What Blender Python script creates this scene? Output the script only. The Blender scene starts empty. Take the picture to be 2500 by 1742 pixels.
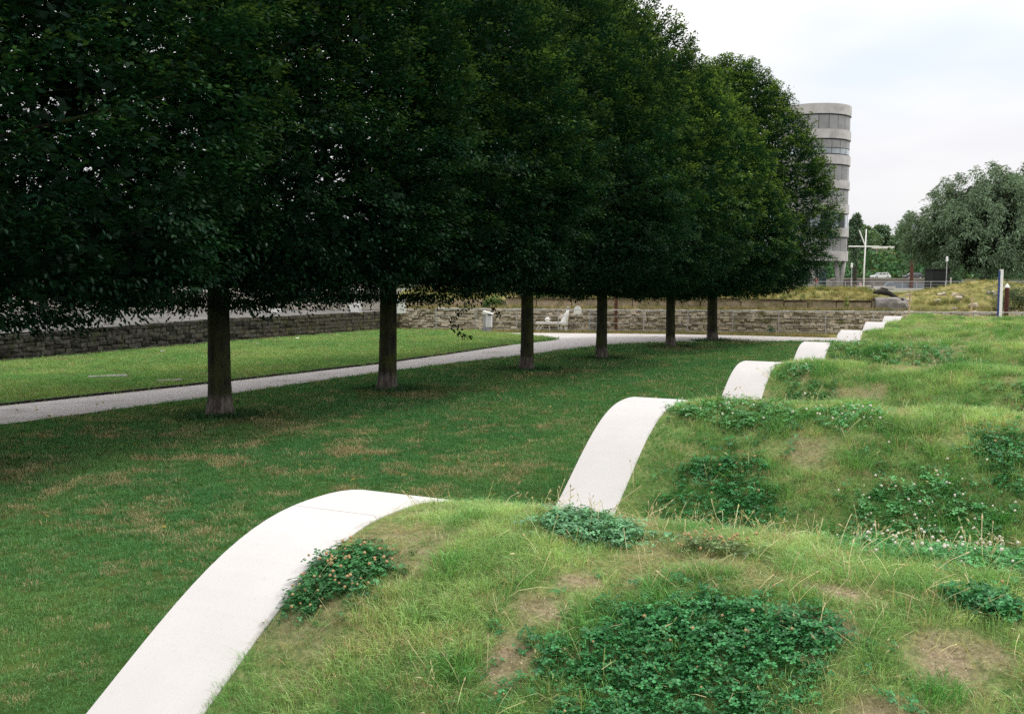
import bpy, bmesh, math, random
import numpy as np
from mathutils import Vector, Matrix, Euler, Quaternion

R = math.radians
random.seed(7)
rng = np.random.default_rng(11)
SC = bpy.context.scene
COL = SC.collection

# ------------------------------------------------------------------ camera, sky, sun, exposure
EYE = 2.55
cam_data = bpy.data.cameras.new('camera')
cam_data.sensor_fit = 'HORIZONTAL'
cam_data.sensor_width = 36.0
cam_data.lens = 35.0
cam_data.clip_start = 0.05
cam_data.clip_end = 4000
cam = bpy.data.objects.new('camera', cam_data)
COL.objects.link(cam)
cam.location = (0, 0, EYE)
cam.rotation_euler = (R(90 - 4.424), 0, 0)
SC.camera = cam

SUN_EL, SUN_AZ = 50.0, 68.0          # azimuth clockwise from +Y (the viewing direction)
world = bpy.data.worlds.new('World')
SC.world = world
world.use_nodes = True
wn, wl = world.node_tree.nodes, world.node_tree.links
wn.clear()
w_out = wn.new('ShaderNodeOutputWorld')
w_bg = wn.new('ShaderNodeBackground')
w_sky = wn.new('ShaderNodeTexSky')
w_sky.sky_type = 'NISHITA'
w_sky.sun_disc = False
w_sky.sun_elevation = R(SUN_EL)
w_sky.sun_rotation = R(SUN_AZ)
w_tc = wn.new('ShaderNodeTexCoord')
w_sep = wn.new('ShaderNodeSeparateXYZ')
wl.new(w_tc.outputs['Generated'], w_sep.inputs[0])


def wmath(op, a, b=None, clamp=False):
    n = wn.new('ShaderNodeMath'); n.operation = op; n.use_clamp = clamp
    for i, v in enumerate((a, b)):
        if v is None: continue
        if isinstance(v, (int, float)): n.inputs[i].default_value = v
        else: wl.new(v, n.inputs[i])
    return n.outputs[0]


w_up = wmath('MAXIMUM', w_sep.outputs['Z'], 0.0)
w_div = wmath('ADD', w_up, 0.16)
w_comb = wn.new('ShaderNodeCombineXYZ')
wl.new(wmath('DIVIDE', w_sep.outputs['X'], w_div), w_comb.inputs[0])
wl.new(wmath('DIVIDE', w_sep.outputs['Y'], w_div), w_comb.inputs[1])
w_n1 = wn.new('ShaderNodeTexNoise'); w_n1.inputs['Scale'].default_value = 0.55
w_n1.inputs['Detail'].default_value = 6; w_n1.inputs['Roughness'].default_value = 0.5
wl.new(w_comb.outputs[0], w_n1.inputs['Vector'])
w_r1 = wn.new('ShaderNodeValToRGB')
w_r1.color_ramp.elements[0].position = 0.30; w_r1.color_ramp.elements[0].color = (0.83, 0.83, 0.88, 1)
w_r1.color_ramp.elements[1].position = 0.62; w_r1.color_ramp.elements[1].color = (1.0, 0.99, 0.985, 1)
wl.new(w_n1.outputs['Fac'], w_r1.inputs[0])
# an overcast dome is brighter overhead than at the horizon
w_gain = wmath('ADD', wmath('MULTIPLY', w_up, 0.95), 0.74)
w_cloud = wn.new('ShaderNodeVectorMath'); w_cloud.operation = 'SCALE'
wl.new(w_r1.outputs[0], w_cloud.inputs[0]); wl.new(w_gain, w_cloud.inputs['Scale'])
w_blue = wn.new('ShaderNodeVectorMath'); w_blue.operation = 'SCALE'
wl.new(w_sky.outputs[0], w_blue.inputs[0]); w_blue.inputs['Scale'].default_value = 0.12
w_n2 = wn.new('ShaderNodeTexNoise'); w_n2.inputs['Scale'].default_value = 0.42; w_n2.inputs['Detail'].default_value = 4
w_off = wn.new('ShaderNodeVectorMath'); w_off.operation = 'ADD'; w_off.inputs[1].default_value = (0.551, 18.099, 3.112)
wl.new(w_comb.outputs[0], w_off.inputs[0]); wl.new(w_off.outputs[0], w_n2.inputs['Vector'])
w_r2 = wn.new('ShaderNodeValToRGB')
w_r2.color_ramp.elements[0].position = 0.60; w_r2.color_ramp.elements[0].color = (0, 0, 0, 1)
w_r2.color_ramp.elements[1].position = 0.74; w_r2.color_ramp.elements[1].color = (0.6, 0.6, 0.6, 1)
wl.new(w_n2.outputs['Fac'], w_r2.inputs[0])
w_mix = wn.new('ShaderNodeMix'); w_mix.data_type = 'RGBA'
wl.new(w_r2.outputs[0], w_mix.inputs['Factor'])
wl.new(w_cloud.outputs[0], w_mix.inputs['A']); wl.new(w_blue.outputs[0], w_mix.inputs['B'])
wl.new(w_mix.outputs['Result'], w_bg.inputs['Color'])
w_bg.inputs['Strength'].default_value = 1.0
wl.new(w_bg.outputs[0], w_out.inputs[0])

sun_data = bpy.data.lights.new('sun', 'SUN')
sun_data.energy = 2.0
sun_data.angle = R(16)
sun_data.color = (1.0, 0.96, 0.90)
sun = bpy.data.objects.new('sun', sun_data)
COL.objects.link(sun)
sd = Vector((math.sin(R(SUN_AZ)) * math.cos(R(SUN_EL)), math.cos(R(SUN_AZ)) * math.cos(R(SUN_EL)), math.sin(R(SUN_EL))))
sun.rotation_euler = (-sd).to_track_quat('-Z', 'Y').to_euler()

SC.view_settings.view_transform = 'Standard'
SC.view_settings.look = 'None'
SC.view_settings.exposure = 0.30
SC.view_settings.gamma = 1.0
SC.view_settings.use_curve_mapping = False
SC.render.engine = 'CYCLES'
SC.cycles.max_bounces = 6
SC.cycles.diffuse_bounces = 3
SC.cycles.glossy_bounces = 2
SC.cycles.transmission_bounces = 4
SC.cycles.transparent_max_bounces = 6
SC.cycles.use_denoising = False

# ------------------------------------------------------------------ helpers


def tag(o, label=None, cat=None, group=None, kind=None):
    if label: o['label'] = label
    if cat: o['category'] = cat
    if group: o['group'] = group
    if kind: o['kind'] = kind
    return o


def empty(name, loc, rz=0.0):
    o = bpy.data.objects.new(name, None)
    o.empty_display_size = 0.2
    COL.objects.link(o)
    o.location = loc
    o.rotation_euler = (0, 0, rz)
    return o


def hash2(ix, iy, seed):
    v = np.sin(ix * 127.1 + iy * 311.7 + seed * 74.7) * 43758.5453
    return v - np.floor(v)


def vnoise(x, y, seed=0):
    x = np.asarray(x, float); y = np.asarray(y, float)
    ix, iy = np.floor(x), np.floor(y)
    fx, fy = x - ix, y - iy
    fx = fx * fx * (3 - 2 * fx); fy = fy * fy * (3 - 2 * fy)
    a = hash2(ix, iy, seed); b = hash2(ix + 1, iy, seed)
    c = hash2(ix, iy + 1, seed); d = hash2(ix + 1, iy + 1, seed)
    return a + (b - a) * fx + (c - a) * fy + (a - b - c + d) * fx * fy


def fbm(x, y, seed=0, oct=3):
    s, a, t = 0, 0.5, 0
    for k in range(oct):
        s = s + a * vnoise(x * 2 ** k, y * 2 ** k, seed + k * 13)
        t += a; a *= 0.5
    return s / t


def sstep(a, b, x):
    u = np.clip((np.asarray(x, float) - a) / (b - a), 0, 1)
    return u * u * (3 - 2 * u)


class MB:
    """collects simple solids and links them as one mesh object"""
    def __init__(self):
        self.v = []; self.f = []; self.mi = []

    def add(self, vs, fs, mi=0):
        n = len(self.v)
        self.v.extend(tuple(p) for p in vs)
        for f in fs:
            self.f.append(tuple(i + n for i in f)); self.mi.append(mi)

    def box(self, c, s, rz=0.0, mi=0, taper=1.0):
        x, y, z = s[0] / 2, s[1] / 2, s[2] / 2
        vs = []
        for sz in (-1, 1):
            k = taper if sz > 0 else 1.0
            for sx, sy in ((-1, -1), (1, -1), (1, 1), (-1, 1)):
                px, py = sx * x * k, sy * y * k
                vs.append((c[0] + px * math.cos(rz) - py * math.sin(rz), c[1] + px * math.sin(rz) + py * math.cos(rz), c[2] + sz * z))
        self.add(vs, [(3, 2, 1, 0), (4, 5, 6, 7), (0, 1, 5, 4), (1, 2, 6, 5), (2, 3, 7, 6), (3, 0, 4, 7)], mi)
        return self

    def tube(self, pts, rad, n=10, mi=0, cap=True):
        pts = [Vector(p) for p in pts]
        if isinstance(rad, (int, float)): rad = [rad] * len(pts)
        ring = []
        up = Vector((0.13, 0.21, 1)).normalized()
        for i, p in enumerate(pts):
            d = (pts[min(i + 1, len(pts) - 1)] - pts[max(i - 1, 0)]).normalized()
            a = d.cross(up)
            if a.length < 1e-3: a = d.cross(Vector((1, 0, 0)))
            a.normalize(); b = d.cross(a)
            ring.append([p + (a * math.cos(2 * math.pi * k / n) + b * math.sin(2 * math.pi * k / n)) * rad[i] for k in range(n)])
        vs = [q for r in ring for q in r]
        fs = []
        for i in range(len(pts) - 1):
            for k in range(n):
                fs.append((i * n + k, i * n + (k + 1) % n, (i + 1) * n + (k + 1) % n, (i + 1) * n + k))
        if cap:
            fs.append(tuple(range(n - 1, -1, -1)))
            fs.append(tuple(range((len(pts) - 1) * n, len(pts) * n)))
        self.add(vs, fs, mi)
        return self

    def prism(self, outline, axis_o, ax, ay, az, depth, mi=0):
        """outline in the (ax, ay) plane, extruded along az"""
        o, ax, ay, az = Vector(axis_o), Vector(ax), Vector(ay), Vector(az)
        n = len(outline)
        vs = [o + ax * p[0] + ay * p[1] for p in outline] + [o + ax * p[0] + ay * p[1] + az * depth for p in outline]
        fs = [tuple(range(n - 1, -1, -1)), tuple(range(n, 2 * n))] + [(k, (k + 1) % n, n + (k + 1) % n, n + k) for k in range(n)]
        self.add(vs, fs, mi)
        return self

    def ball(self, c, r, n=10, m=6, mi=0, sz=1.0):
        vs = [(c[0], c[1], c[2] - r * sz)]
        for j in range(1, m):
            t = -math.pi / 2 + math.pi * j / m
            for k in range(n):
                a = 2 * math.pi * k / n
                vs.append((c[0] + r * math.cos(t) * math.cos(a), c[1] + r * math.cos(t) * math.sin(a), c[2] + r * sz * math.sin(t)))
        vs.append((c[0], c[1], c[2] + r * sz))
        fs = [(0, 1 + (k + 1) % n, 1 + k) for k in range(n)]
        for j in range(m - 2):
            for k in range(n):
                fs.append((1 + j * n + k, 1 + j * n + (k + 1) % n, 1 + (j + 1) * n + (k + 1) % n, 1 + (j + 1) * n + k))
        L = len(vs) - 1
        fs += [(L, L - n + k, L - n + (k + 1) % n) for k in range(n)]
        self.add(vs, fs, mi)
        return self

    def mesh(self, name, mats):
        me = bpy.data.meshes.new(name)
        me.from_pydata(self.v, [], self.f)
        for m in (mats if isinstance(mats, (list, tuple)) else [mats]):
            me.materials.append(m)
        me.polygons.foreach_set('material_index', self.mi)
        me.update()
        return me

    def build(self, name, mats, parent=None, smooth=False, bevel=0.0):
        me = self.mesh(name, mats)
        bm = bmesh.new(); bm.from_mesh(me)
        bmesh.ops.recalc_face_normals(bm, faces=bm.faces)
        if bevel > 0:
            bmesh.ops.bevel(bm, geom=[e for e in bm.edges], offset=bevel, segments=2, affect='EDGES', clamp_overlap=True)
        bm.to_mesh(me); bm.free()
        if smooth:
            me.polygons.foreach_set('use_smooth', [True] * len(me.polygons))
        o = bpy.data.objects.new(name, me)
        COL.objects.link(o)
        if parent is not None: o.parent = parent
        return o


def np_mesh(name, V, F, mats, tint=None, mi=None, smooth=False):
    me = bpy.data.meshes.new(name)
    V = np.asarray(V, np.float32); F = np.asarray(F, np.int32)
    me.vertices.add(len(V)); me.vertices.foreach_set('co', V.ravel())
    k = F.shape[1]
    me.loops.add(F.size); me.loops.foreach_set('vertex_index', F.ravel())
    me.polygons.add(len(F))
    me.polygons.foreach_set('loop_start', np.arange(0, F.size, k, dtype=np.int32))
    me.polygons.foreach_set('loop_total', np.full(len(F), k, np.int32))
    for m in (mats if isinstance(mats, (list, tuple)) else [mats]): me.materials.append(m)
    if mi is not None: me.polygons.foreach_set('material_index', np.asarray(mi, np.int32))
    if smooth: me.polygons.foreach_set('use_smooth', np.ones(len(F), bool))
    me.update(calc_edges=True)
    if tint is not None:
        a = me.attributes.new('tint', 'FLOAT_COLOR', 'POINT')
        c = np.ones((len(V), 4), np.float32); c[:, :3] = tint
        a.data.foreach_set('color', c.ravel())
    return me


def link(name, me, parent=None):
    o = bpy.data.objects.new(name, me)
    COL.objects.link(o)
    if parent is not None: o.parent = parent
    return o


# ------------------------------------------------------------------ materials


def new_mat(name):
    m = bpy.data.materials.new(name); m.use_nodes = True
    m.node_tree.nodes.clear()
    return m, m.node_tree.nodes, m.node_tree.links


def surf(name, c1, c2=None, scale=4.0, rough=0.8, bump=0.0, bump_scale=30.0, detail=5.0, lo=0.35, hi=0.65, rand=0.0, metal=0.0, c3=None, scale3=1.0, lo3=0.5, hi3=0.7, spec=0.4):
    """a two or three colour noise surface; rand gives every object its own shade"""
    m, N, Lk = new_mat(name)
    out = N.new('ShaderNodeOutputMaterial'); bs = N.new('ShaderNodeBsdfPrincipled')
    Lk.new(bs.outputs[0], out.inputs[0])
    bs.inputs['Roughness'].default_value = rough
    bs.inputs['Metallic'].default_value = metal
    bs.inputs['Specular IOR Level'].default_value = spec
    tc = N.new('ShaderNodeTexCoord')
    geo = N.new('ShaderNodeNewGeometry')
    vec = geo.outputs['Position']
    col = None
    c2 = c2 or c1
    n = N.new('ShaderNodeTexNoise'); n.inputs['Scale'].default_value = scale; n.inputs['Detail'].default_value = detail
    Lk.new(vec, n.inputs['Vector'])
    r = N.new('ShaderNodeValToRGB')
    r.color_ramp.elements[0].position = lo; r.color_ramp.elements[0].color = (*c1, 1)
    r.color_ramp.elements[1].position = hi; r.color_ramp.elements[1].color = (*c2, 1)
    Lk.new(n.outputs['Fac'], r.inputs[0])
    col = r.outputs[0]
    if c3:
        n3 = N.new('ShaderNodeTexNoise'); n3.inputs['Scale'].default_value = scale3; n3.inputs['Detail'].default_value = 6
        Lk.new(vec, n3.inputs['Vector'])
        mr = N.new('ShaderNodeMapRange'); mr.inputs[1].default_value = lo3; mr.inputs[2].default_value = hi3
        Lk.new(n3.outputs['Fac'], mr.inputs[0])
        mx = N.new('ShaderNodeMix'); mx.data_type = 'RGBA'
        Lk.new(mr.outputs[0], mx.inputs['Factor']); Lk.new(col, mx.inputs['A']); mx.inputs['B'].default_value = (*c3, 1)
        col = mx.outputs['Result']
    if rand > 0:
        oi = N.new('ShaderNodeObjectInfo')
        mr = N.new('ShaderNodeMapRange'); mr.inputs[3].default_value = 1 - rand; mr.inputs[4].default_value = 1 + rand
        Lk.new(oi.outputs['Random'], mr.inputs[0])
        vm = N.new('ShaderNodeVectorMath'); vm.operation = 'SCALE'
        Lk.new(col, vm.inputs[0]); Lk.new(mr.outputs[0], vm.inputs['Scale'])
        col = vm.outputs[0]
    Lk.new(col, bs.inputs['Base Color'])
    if bump > 0:
        nb = N.new('ShaderNodeTexNoise'); nb.inputs['Scale'].default_value = bump_scale; nb.inputs['Detail'].default_value = 6
        Lk.new(vec, nb.inputs['Vector'])
        b = N.new('ShaderNodeBump'); b.inputs['Strength'].default_value = bump; b.inputs['Distance'].default_value = 0.02
        Lk.new(nb.outputs['Fac'], b.inputs['Height']); Lk.new(b.outputs[0], bs.inputs['Normal'])
    return m


def leaf_mat(name, instancer=False, trans=0.3, jitter=0.35, gloss=0.06):
    m, N, Lk = new_mat(name)
    out = N.new('ShaderNodeOutputMaterial')
    at = N.new('ShaderNodeAttribute'); at.attribute_name = 'tint'
    at.attribute_type = 'INSTANCER' if instancer else 'GEOMETRY'
    geo = N.new('ShaderNodeNewGeometry')
    mr = N.new('ShaderNodeMapRange'); mr.inputs[3].default_value = 1 - jitter; mr.inputs[4].default_value = 1 + jitter
    Lk.new(geo.outputs['Random Per Island'], mr.inputs[0])
    vm = N.new('ShaderNodeVectorMath'); vm.operation = 'SCALE'
    Lk.new(at.outputs['Color'], vm.inputs[0]); Lk.new(mr.outputs[0], vm.inputs['Scale'])
    d = N.new('ShaderNodeBsdfDiffuse'); t = N.new('ShaderNodeBsdfTranslucent'); g = N.new('ShaderNodeBsdfGlossy')
    g.inputs['Roughness'].default_value = 0.45; g.inputs['Color'].default_value = (0.8, 0.9, 0.85, 1)
    Lk.new(vm.outputs[0], d.inputs[0])
    vt = N.new('ShaderNodeVectorMath'); vt.operation = 'MULTIPLY'; vt.inputs[1].default_value = (1.25, 1.15, 0.55)
    Lk.new(vm.outputs[0], vt.inputs[0]); Lk.new(vt.outputs[0], t.inputs[0])
    m1 = N.new('ShaderNodeMixShader'); m1.inputs[0].default_value = trans
    Lk.new(d.outputs[0], m1.inputs[1]); Lk.new(t.outputs[0], m1.inputs[2])
    m2 = N.new('ShaderNodeMixShader'); m2.inputs[0].default_value = gloss
    Lk.new(m1.outputs[0], m2.inputs[1]); Lk.new(g.outputs[0], m2.inputs[2])
    Lk.new(m2.outputs[0], out.inputs[0])
    return m


def bark_mat(name):
    m, N, Lk = new_mat(name)
    out = N.new('ShaderNodeOutputMaterial'); bs = N.new('ShaderNodeBsdfPrincipled'); Lk.new(bs.outputs[0], out.inputs[0])
    bs.inputs['Roughness'].default_value = 0.9; bs.inputs['Specular IOR Level'].default_value = 0.2
    geo = N.new('ShaderNodeNewGeometry'); tc = N.new('ShaderNodeTexCoord')
    mp = N.new('ShaderNodeMapping'); mp.inputs['Scale'].default_value = (16, 16, 2.2)
    Lk.new(geo.outputs['Position'], mp.inputs[0])
    n = N.new('ShaderNodeTexNoise'); n.inputs['Scale'].default_value = 1.0; n.inputs['Detail'].default_value = 7; n.inputs['Roughness'].default_value = 0.65
    Lk.new(mp.outputs[0], n.inputs['Vector'])
    r = N.new('ShaderNodeValToRGB')
    r.color_ramp.elements[0].position = 0.36; r.color_ramp.elements[0].color = (0.014, 0.014, 0.010, 1)
    r.color_ramp.elements[1].position = 0.68; r.color_ramp.elements[1].color = (0.055, 0.054, 0.038, 1)
    Lk.new(n.outputs['Fac'], r.inputs[0])
    # green algae in patches
    n2 = N.new('ShaderNodeTexNoise'); n2.inputs['Scale'].default_value = 3.0; n2.inputs['Detail'].default_value = 6
    Lk.new(geo.outputs['Position'], n2.inputs['Vector'])
    mr = N.new('ShaderNodeMapRange'); mr.inputs[1].default_value = 0.42; mr.inputs[2].default_value = 0.66; mr.inputs[4].default_value = 0.75
    Lk.new(n2.outputs['Fac'], mr.inputs[0])
    mx = N.new('ShaderNodeMix'); mx.data_type = 'RGBA'; mx.inputs['B'].default_value = (0.06, 0.07, 0.02, 1)
    Lk.new(mr.outputs[0], mx.inputs['Factor']); Lk.new(r.outputs[0], mx.inputs['A'])
    # mower-scuffed paler foot of the trunk
    sp = N.new('ShaderNodeSeparateXYZ'); Lk.new(tc.outputs['Object'], sp.inputs[0])
    n3 = N.new('ShaderNodeTexNoise'); n3.inputs['Scale'].default_value = 9
    Lk.new(mp.outputs[0], n3.inputs['Vector'])
    add = N.new('ShaderNodeMath'); add.operation = 'MULTIPLY_ADD'; add.inputs[1].default_value = 0.35; Lk.new(n3.outputs['Fac'], add.inputs[0]); Lk.new(sp.outputs['Z'], add.inputs[2])
    mr3 = N.new('ShaderNodeMapRange'); mr3.inputs[1].default_value = 0.62; mr3.inputs[2].default_value = 0.50; mr3.inputs[3].default_value = 0; mr3.inputs[4].default_value = 0.8
    Lk.new(add.outputs[0], mr3.inputs[0])
    r3 = N.new('ShaderNodeValToRGB')
    r3.color_ramp.elements[0].position = 0.4; r3.color_ramp.elements[0].color = (0.06, 0.05, 0.045, 1)
    r3.color_ramp.elements[1].position = 0.62; r3.color_ramp.elements[1].color = (0.22, 0.19, 0.17, 1)
    Lk.new(n.outputs['Fac'], r3.inputs[0])
    mx3 = N.new('ShaderNodeMix'); mx3.data_type = 'RGBA'
    Lk.new(mr3.outputs[0], mx3.inputs['Factor']); Lk.new(mx.outputs['Result'], mx3.inputs['A']); Lk.new(r3.outputs[0], mx3.inputs['B'])
    Lk.new(mx3.outputs['Result'], bs.inputs['Base Color'])
    b = N.new('ShaderNodeBump'); b.inputs['Strength'].default_value = 0.8; b.inputs['Distance'].default_value = 0.03
    Lk.new(n.outputs['Fac'], b.inputs['Height']); Lk.new(b.outputs[0], bs.inputs['Normal'])
    return m


def mound_mat():
    m, N, Lk = new_mat('mound_turf')
    out = N.new('ShaderNodeOutputMaterial'); bs = N.new('ShaderNodeBsdfPrincipled'); Lk.new(bs.outputs[0], out.inputs[0])
    bs.inputs['Roughness'].default_value = 1.0; bs.inputs['Specular IOR Level'].default_value = 0.0
    geo = N.new('ShaderNodeNewGeometry')

    def noise(scale, c1, c2, lo, hi, det=6):
        n = N.new('ShaderNodeTexNoise'); n.inputs['Scale'].default_value = scale; n.inputs['Detail'].default_value = det; n.inputs['Roughness'].default_value = .65
        Lk.new(geo.outputs['Position'], n.inputs['Vector'])
        r = N.new('ShaderNodeValToRGB')
        r.color_ramp.elements[0].position = lo; r.color_ramp.elements[0].color = (*c1, 1)
        r.color_ramp.elements[1].position = hi; r.color_ramp.elements[1].color = (*c2, 1)
        Lk.new(n.outputs['Fac'], r.inputs[0])
        return r.outputs[0], n.outputs['Fac']
    turf, f1 = noise(30, (0.075, 0.145, 0.040), (0.25, 0.30, 0.11), .36, .66)
    earth, f2 = noise(45, (0.16, 0.125, 0.075), (0.42, 0.335, 0.225), .34, .68)
    at = N.new('ShaderNodeAttribute'); at.attribute_name = 'soil'
    add = N.new('ShaderNodeMath'); add.operation = 'MULTIPLY_ADD'; add.inputs[1].default_value = .9; add.inputs[2].default_value = -.45
    n4 = N.new('ShaderNodeTexNoise'); n4.inputs['Scale'].default_value = 14; n4.inputs['Detail'].default_value = 6
    Lk.new(geo.outputs['Position'], n4.inputs['Vector']); Lk.new(n4.outputs['Fac'], add.inputs[0])
    ad2 = N.new('ShaderNodeMath'); ad2.operation = 'ADD'; ad2.use_clamp = True
    Lk.new(add.outputs[0], ad2.inputs[0]); Lk.new(at.outputs['Fac'], ad2.inputs[1])
    mx = N.new('ShaderNodeMix'); mx.data_type = 'RGBA'
    Lk.new(ad2.outputs[0], mx.inputs['Factor']); Lk.new(turf, mx.inputs['A']); Lk.new(earth, mx.inputs['B'])
    Lk.new(mx.outputs['Result'], bs.inputs['Base Color'])
    b = N.new('ShaderNodeBump'); b.inputs['Strength'].default_value = 1; b.inputs['Distance'].default_value = .02
    Lk.new(f1, b.inputs['Height']); Lk.new(b.outputs[0], bs.inputs['Normal'])
    return m


M = {}
M['lawn'] = surf('lawn_soil', (0.035, 0.07, 0.018), (0.065, 0.105, 0.026), scale=1.6, rough=1, bump=0.6, bump_scale=25, c3=(0.10, 0.075, 0.035), scale3=0.8, lo3=0.55, hi3=0.75, spec=0.0)
M['mound'] = mound_mat()
M['gravel'] = surf('gravel', (0.44, 0.41, 0.39), (0.58, 0.55, 0.53), scale=28, rough=0.95, bump=0.5, bump_scale=120, c3=(0.30, 0.28, 0.25), scale3=0.9, lo3=0.55, hi3=0.8, spec=0.1)
M['edge_shade'] = surf('turf_edge_shade', (0.02, 0.018, 0.015), (0.05, 0.04, 0.03), scale=20, rough=0.8)  # near-black tone stands for the shadow of the raised turf edge
M['white_concrete'] = surf('white_concrete', (0.535, 0.515, 0.50), (0.56, 0.54, 0.525), scale=3, rough=0.85, bump=0.12, bump_scale=220, c3=(0.47, 0.45, 0.42), scale3=60, lo3=0.58, hi3=0.85, spec=0.2)
M['paving'] = surf('paving', (0.10, 0.097, 0.09), (0.155, 0.15, 0.14), scale=0.7, rough=0.95, bump=0.3, bump_scale=30, spec=0.1)
M['stone_dark'] = surf('stone_dark', (0.022, 0.021, 0.018), (0.065, 0.062, 0.055), scale=7, rough=0.95, bump=0.9, bump_scale=24, rand=0.4, c3=(0.03, 0.036, 0.014), scale3=2.0, lo3=0.55, hi3=0.72, spec=0.1)  # dark grey stone, albedo lowered further to carry the canopy's shade
M['stone_tan'] = surf('stone_tan', (0.075, 0.066, 0.04), (0.165, 0.145, 0.095), scale=7, rough=0.95, bump=0.9, bump_scale=24, rand=0.35, c3=(0.12, 0.12, 0.045), scale3=2.0, lo3=0.5, hi3=0.7, spec=0.1)
M['mortar'] = surf('mortar', (0.02, 0.02, 0.017), (0.05, 0.048, 0.04), scale=6, rough=1, spec=0.0)
M['rubble'] = surf('rubble_stone', (0.27, 0.23, 0.17), (0.56, 0.49, 0.39), scale=4, rough=0.95, bump=0.8, bump_scale=20, rand=0.35, c3=(0.14, 0.14, 0.06), scale3=1.6, lo3=0.52, hi3=0.7, spec=0.1)
M['rubble_core'] = surf('rubble_mortar', (0.17, 0.145, 0.10), (0.26, 0.22, 0.155), scale=5, rough=1, bump=0.8, bump_scale=16, spec=0.0)
M['slab'] = surf('old_slab', (0.32, 0.25, 0.17), (0.46, 0.37, 0.27), scale=4, rough=0.95, bump=0.6, bump_scale=14, rand=0.15, c3=(0.15, 0.15, 0.06), scale3=1.3, lo3=0.5, hi3=0.7, spec=0.1)
M['coping'] = surf('old_coping', (0.05, 0.04, 0.03), (0.13, 0.10, 0.07), scale=5, rough=1, bump=0.8, bump_scale=14, spec=0.0)  # weathered, and darkened to draw the shadow line at the overhang
M['bank'] = surf('bank_soil', (0.13, 0.14, 0.045), (0.26, 0.23, 0.09), scale=1.3, rough=1, bump=0.7, bump_scale=12, c3=(0.30, 0.22, 0.12), scale3=0.9, lo3=0.55, hi3=0.75, spec=0.0)
M['far_ground'] = surf('far_paving', (0.22, 0.21, 0.19), (0.33, 0.31, 0.28), scale=0.15, rough=0.95, c3=(0.13, 0.16, 0.06), scale3=0.06, lo3=0.5, hi3=0.6, spec=0.1)
M['steel'] = surf('galvanised_steel', (0.33, 0.33, 0.33), (0.46, 0.46, 0.46), scale=18, rough=0.5, metal=0.3)
M['rust'] = surf('rust', (0.06, 0.026, 0.016), (0.12, 0.05, 0.028), scale=9, rough=0.9, bump=0.3, bump_scale=40)
M['rust_dark'] = surf('rust_dark', (0.045, 0.012, 0.010), (0.09, 0.026, 0.018), scale=9, rough=0.8)
M['white'] = surf('white_paint', (0.74, 0.73, 0.70), (0.82, 0.81, 0.79), scale=6, rough=0.6)
M['blue'] = surf('blue_paint', (0.02, 0.05, 0.20), (0.03, 0.07, 0.26), scale=6, rough=0.6)
M['wood'] = surf('pale_wood', (0.38, 0.29, 0.17), (0.55, 0.43, 0.28), scale=14, rough=0.85)
M['concrete'] = surf('tower_concrete', (0.41, 0.395, 0.385), (0.51, 0.495, 0.485), scale=1.1, rough=0.9, c3=(0.30, 0.285, 0.275), scale3=0.5, lo3=0.55, hi3=0.75)
M['panel'] = surf('window_blind', (0.24, 0.24, 0.24), (0.31, 0.31, 0.31), scale=0.8, rough=0.55, rand=0.16)
M['frame_dark'] = surf('dark_frame', (0.03, 0.035, 0.045), (0.05, 0.055, 0.07), scale=3, rough=0.6)
M['grey_concrete'] = surf('grey_concrete', (0.28, 0.27, 0.255), (0.40, 0.39, 0.37), scale=2.5, rough=0.9, bump=0.3, bump_scale=20)
M['brown_wall'] = surf('brown_wall', (0.13, 0.115, 0.10), (0.22, 0.195, 0.175), scale=0.35, rough=0.95, c3=(0.08, 0.065, 0.06), scale3=0.12, lo3=0.5, hi3=0.62)
M['cap'] = surf('pale_cap', (0.38, 0.35, 0.29), (0.50, 0.46, 0.39), scale=0.8, rough=0.9)
M['hoarding'] = surf('blue_grey_hoarding', (0.15, 0.18, 0.21), (0.24, 0.27, 0.31), scale=0.8, rough=0.7, rand=0.2)
M['pale_blue'] = surf('pale_blue_panel', (0.27, 0.34, 0.42), (0.38, 0.44, 0.50), scale=0.6, rough=0.7)
M['tyre'] = surf('tyre_rubber', (0.012, 0.012, 0.012), (0.025, 0.025, 0.025), scale=8, rough=0.9)
M['rim'] = surf('rim_metal', (0.35, 0.35, 0.36), (0.5, 0.5, 0.5), scale=8, rough=0.4, metal=0.5)
M['car_white'] = surf('car_white', (0.62, 0.66, 0.62), (0.70, 0.73, 0.70), scale=2, rough=0.3)
M['car_dark'] = surf('car_dark', (0.05, 0.055, 0.06), (0.09, 0.095, 0.10), scale=2, rough=0.3)
M['car_glass'] = surf('car_glass', (0.05, 0.06, 0.065), (0.12, 0.13, 0.14), scale=1, rough=0.1, spec=0.6)
M['lamp_red'] = surf('tail_lamp', (0.4, 0.03, 0.02), (0.5, 0.05, 0.03), scale=4, rough=0.3)
M['lamp_white'] = surf('lamp_glass', (0.7, 0.7, 0.68), (0.8, 0.8, 0.78), scale=4, rough=0.3)
M['skin'] = surf('skin', (0.42, 0.26, 0.19), (0.48, 0.31, 0.23), scale=8, rough=0.6)
M['cloth_dark'] = surf('cloth_dark', (0.02, 0.02, 0.024), (0.04, 0.04, 0.046), scale=14, rough=0.95)
M['cloth_pink'] = surf('cloth_pink', (0.48, 0.27, 0.29), (0.60, 0.38, 0.40), scale=9, rough=0.95)
M['cloth_red'] = surf('cloth_red', (0.25, 0.02, 0.03), (0.33, 0.03, 0.04), scale=9, rough=0.95)
M['cloth_white'] = surf('cloth_white', (0.6, 0.6, 0.62), (0.7, 0.7, 0.72), scale=9, rough=0.95)
M['hair'] = surf('hair', (0.015, 0.011, 0.008), (0.03, 0.02, 0.015), scale=20, rough=0.8)
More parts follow.
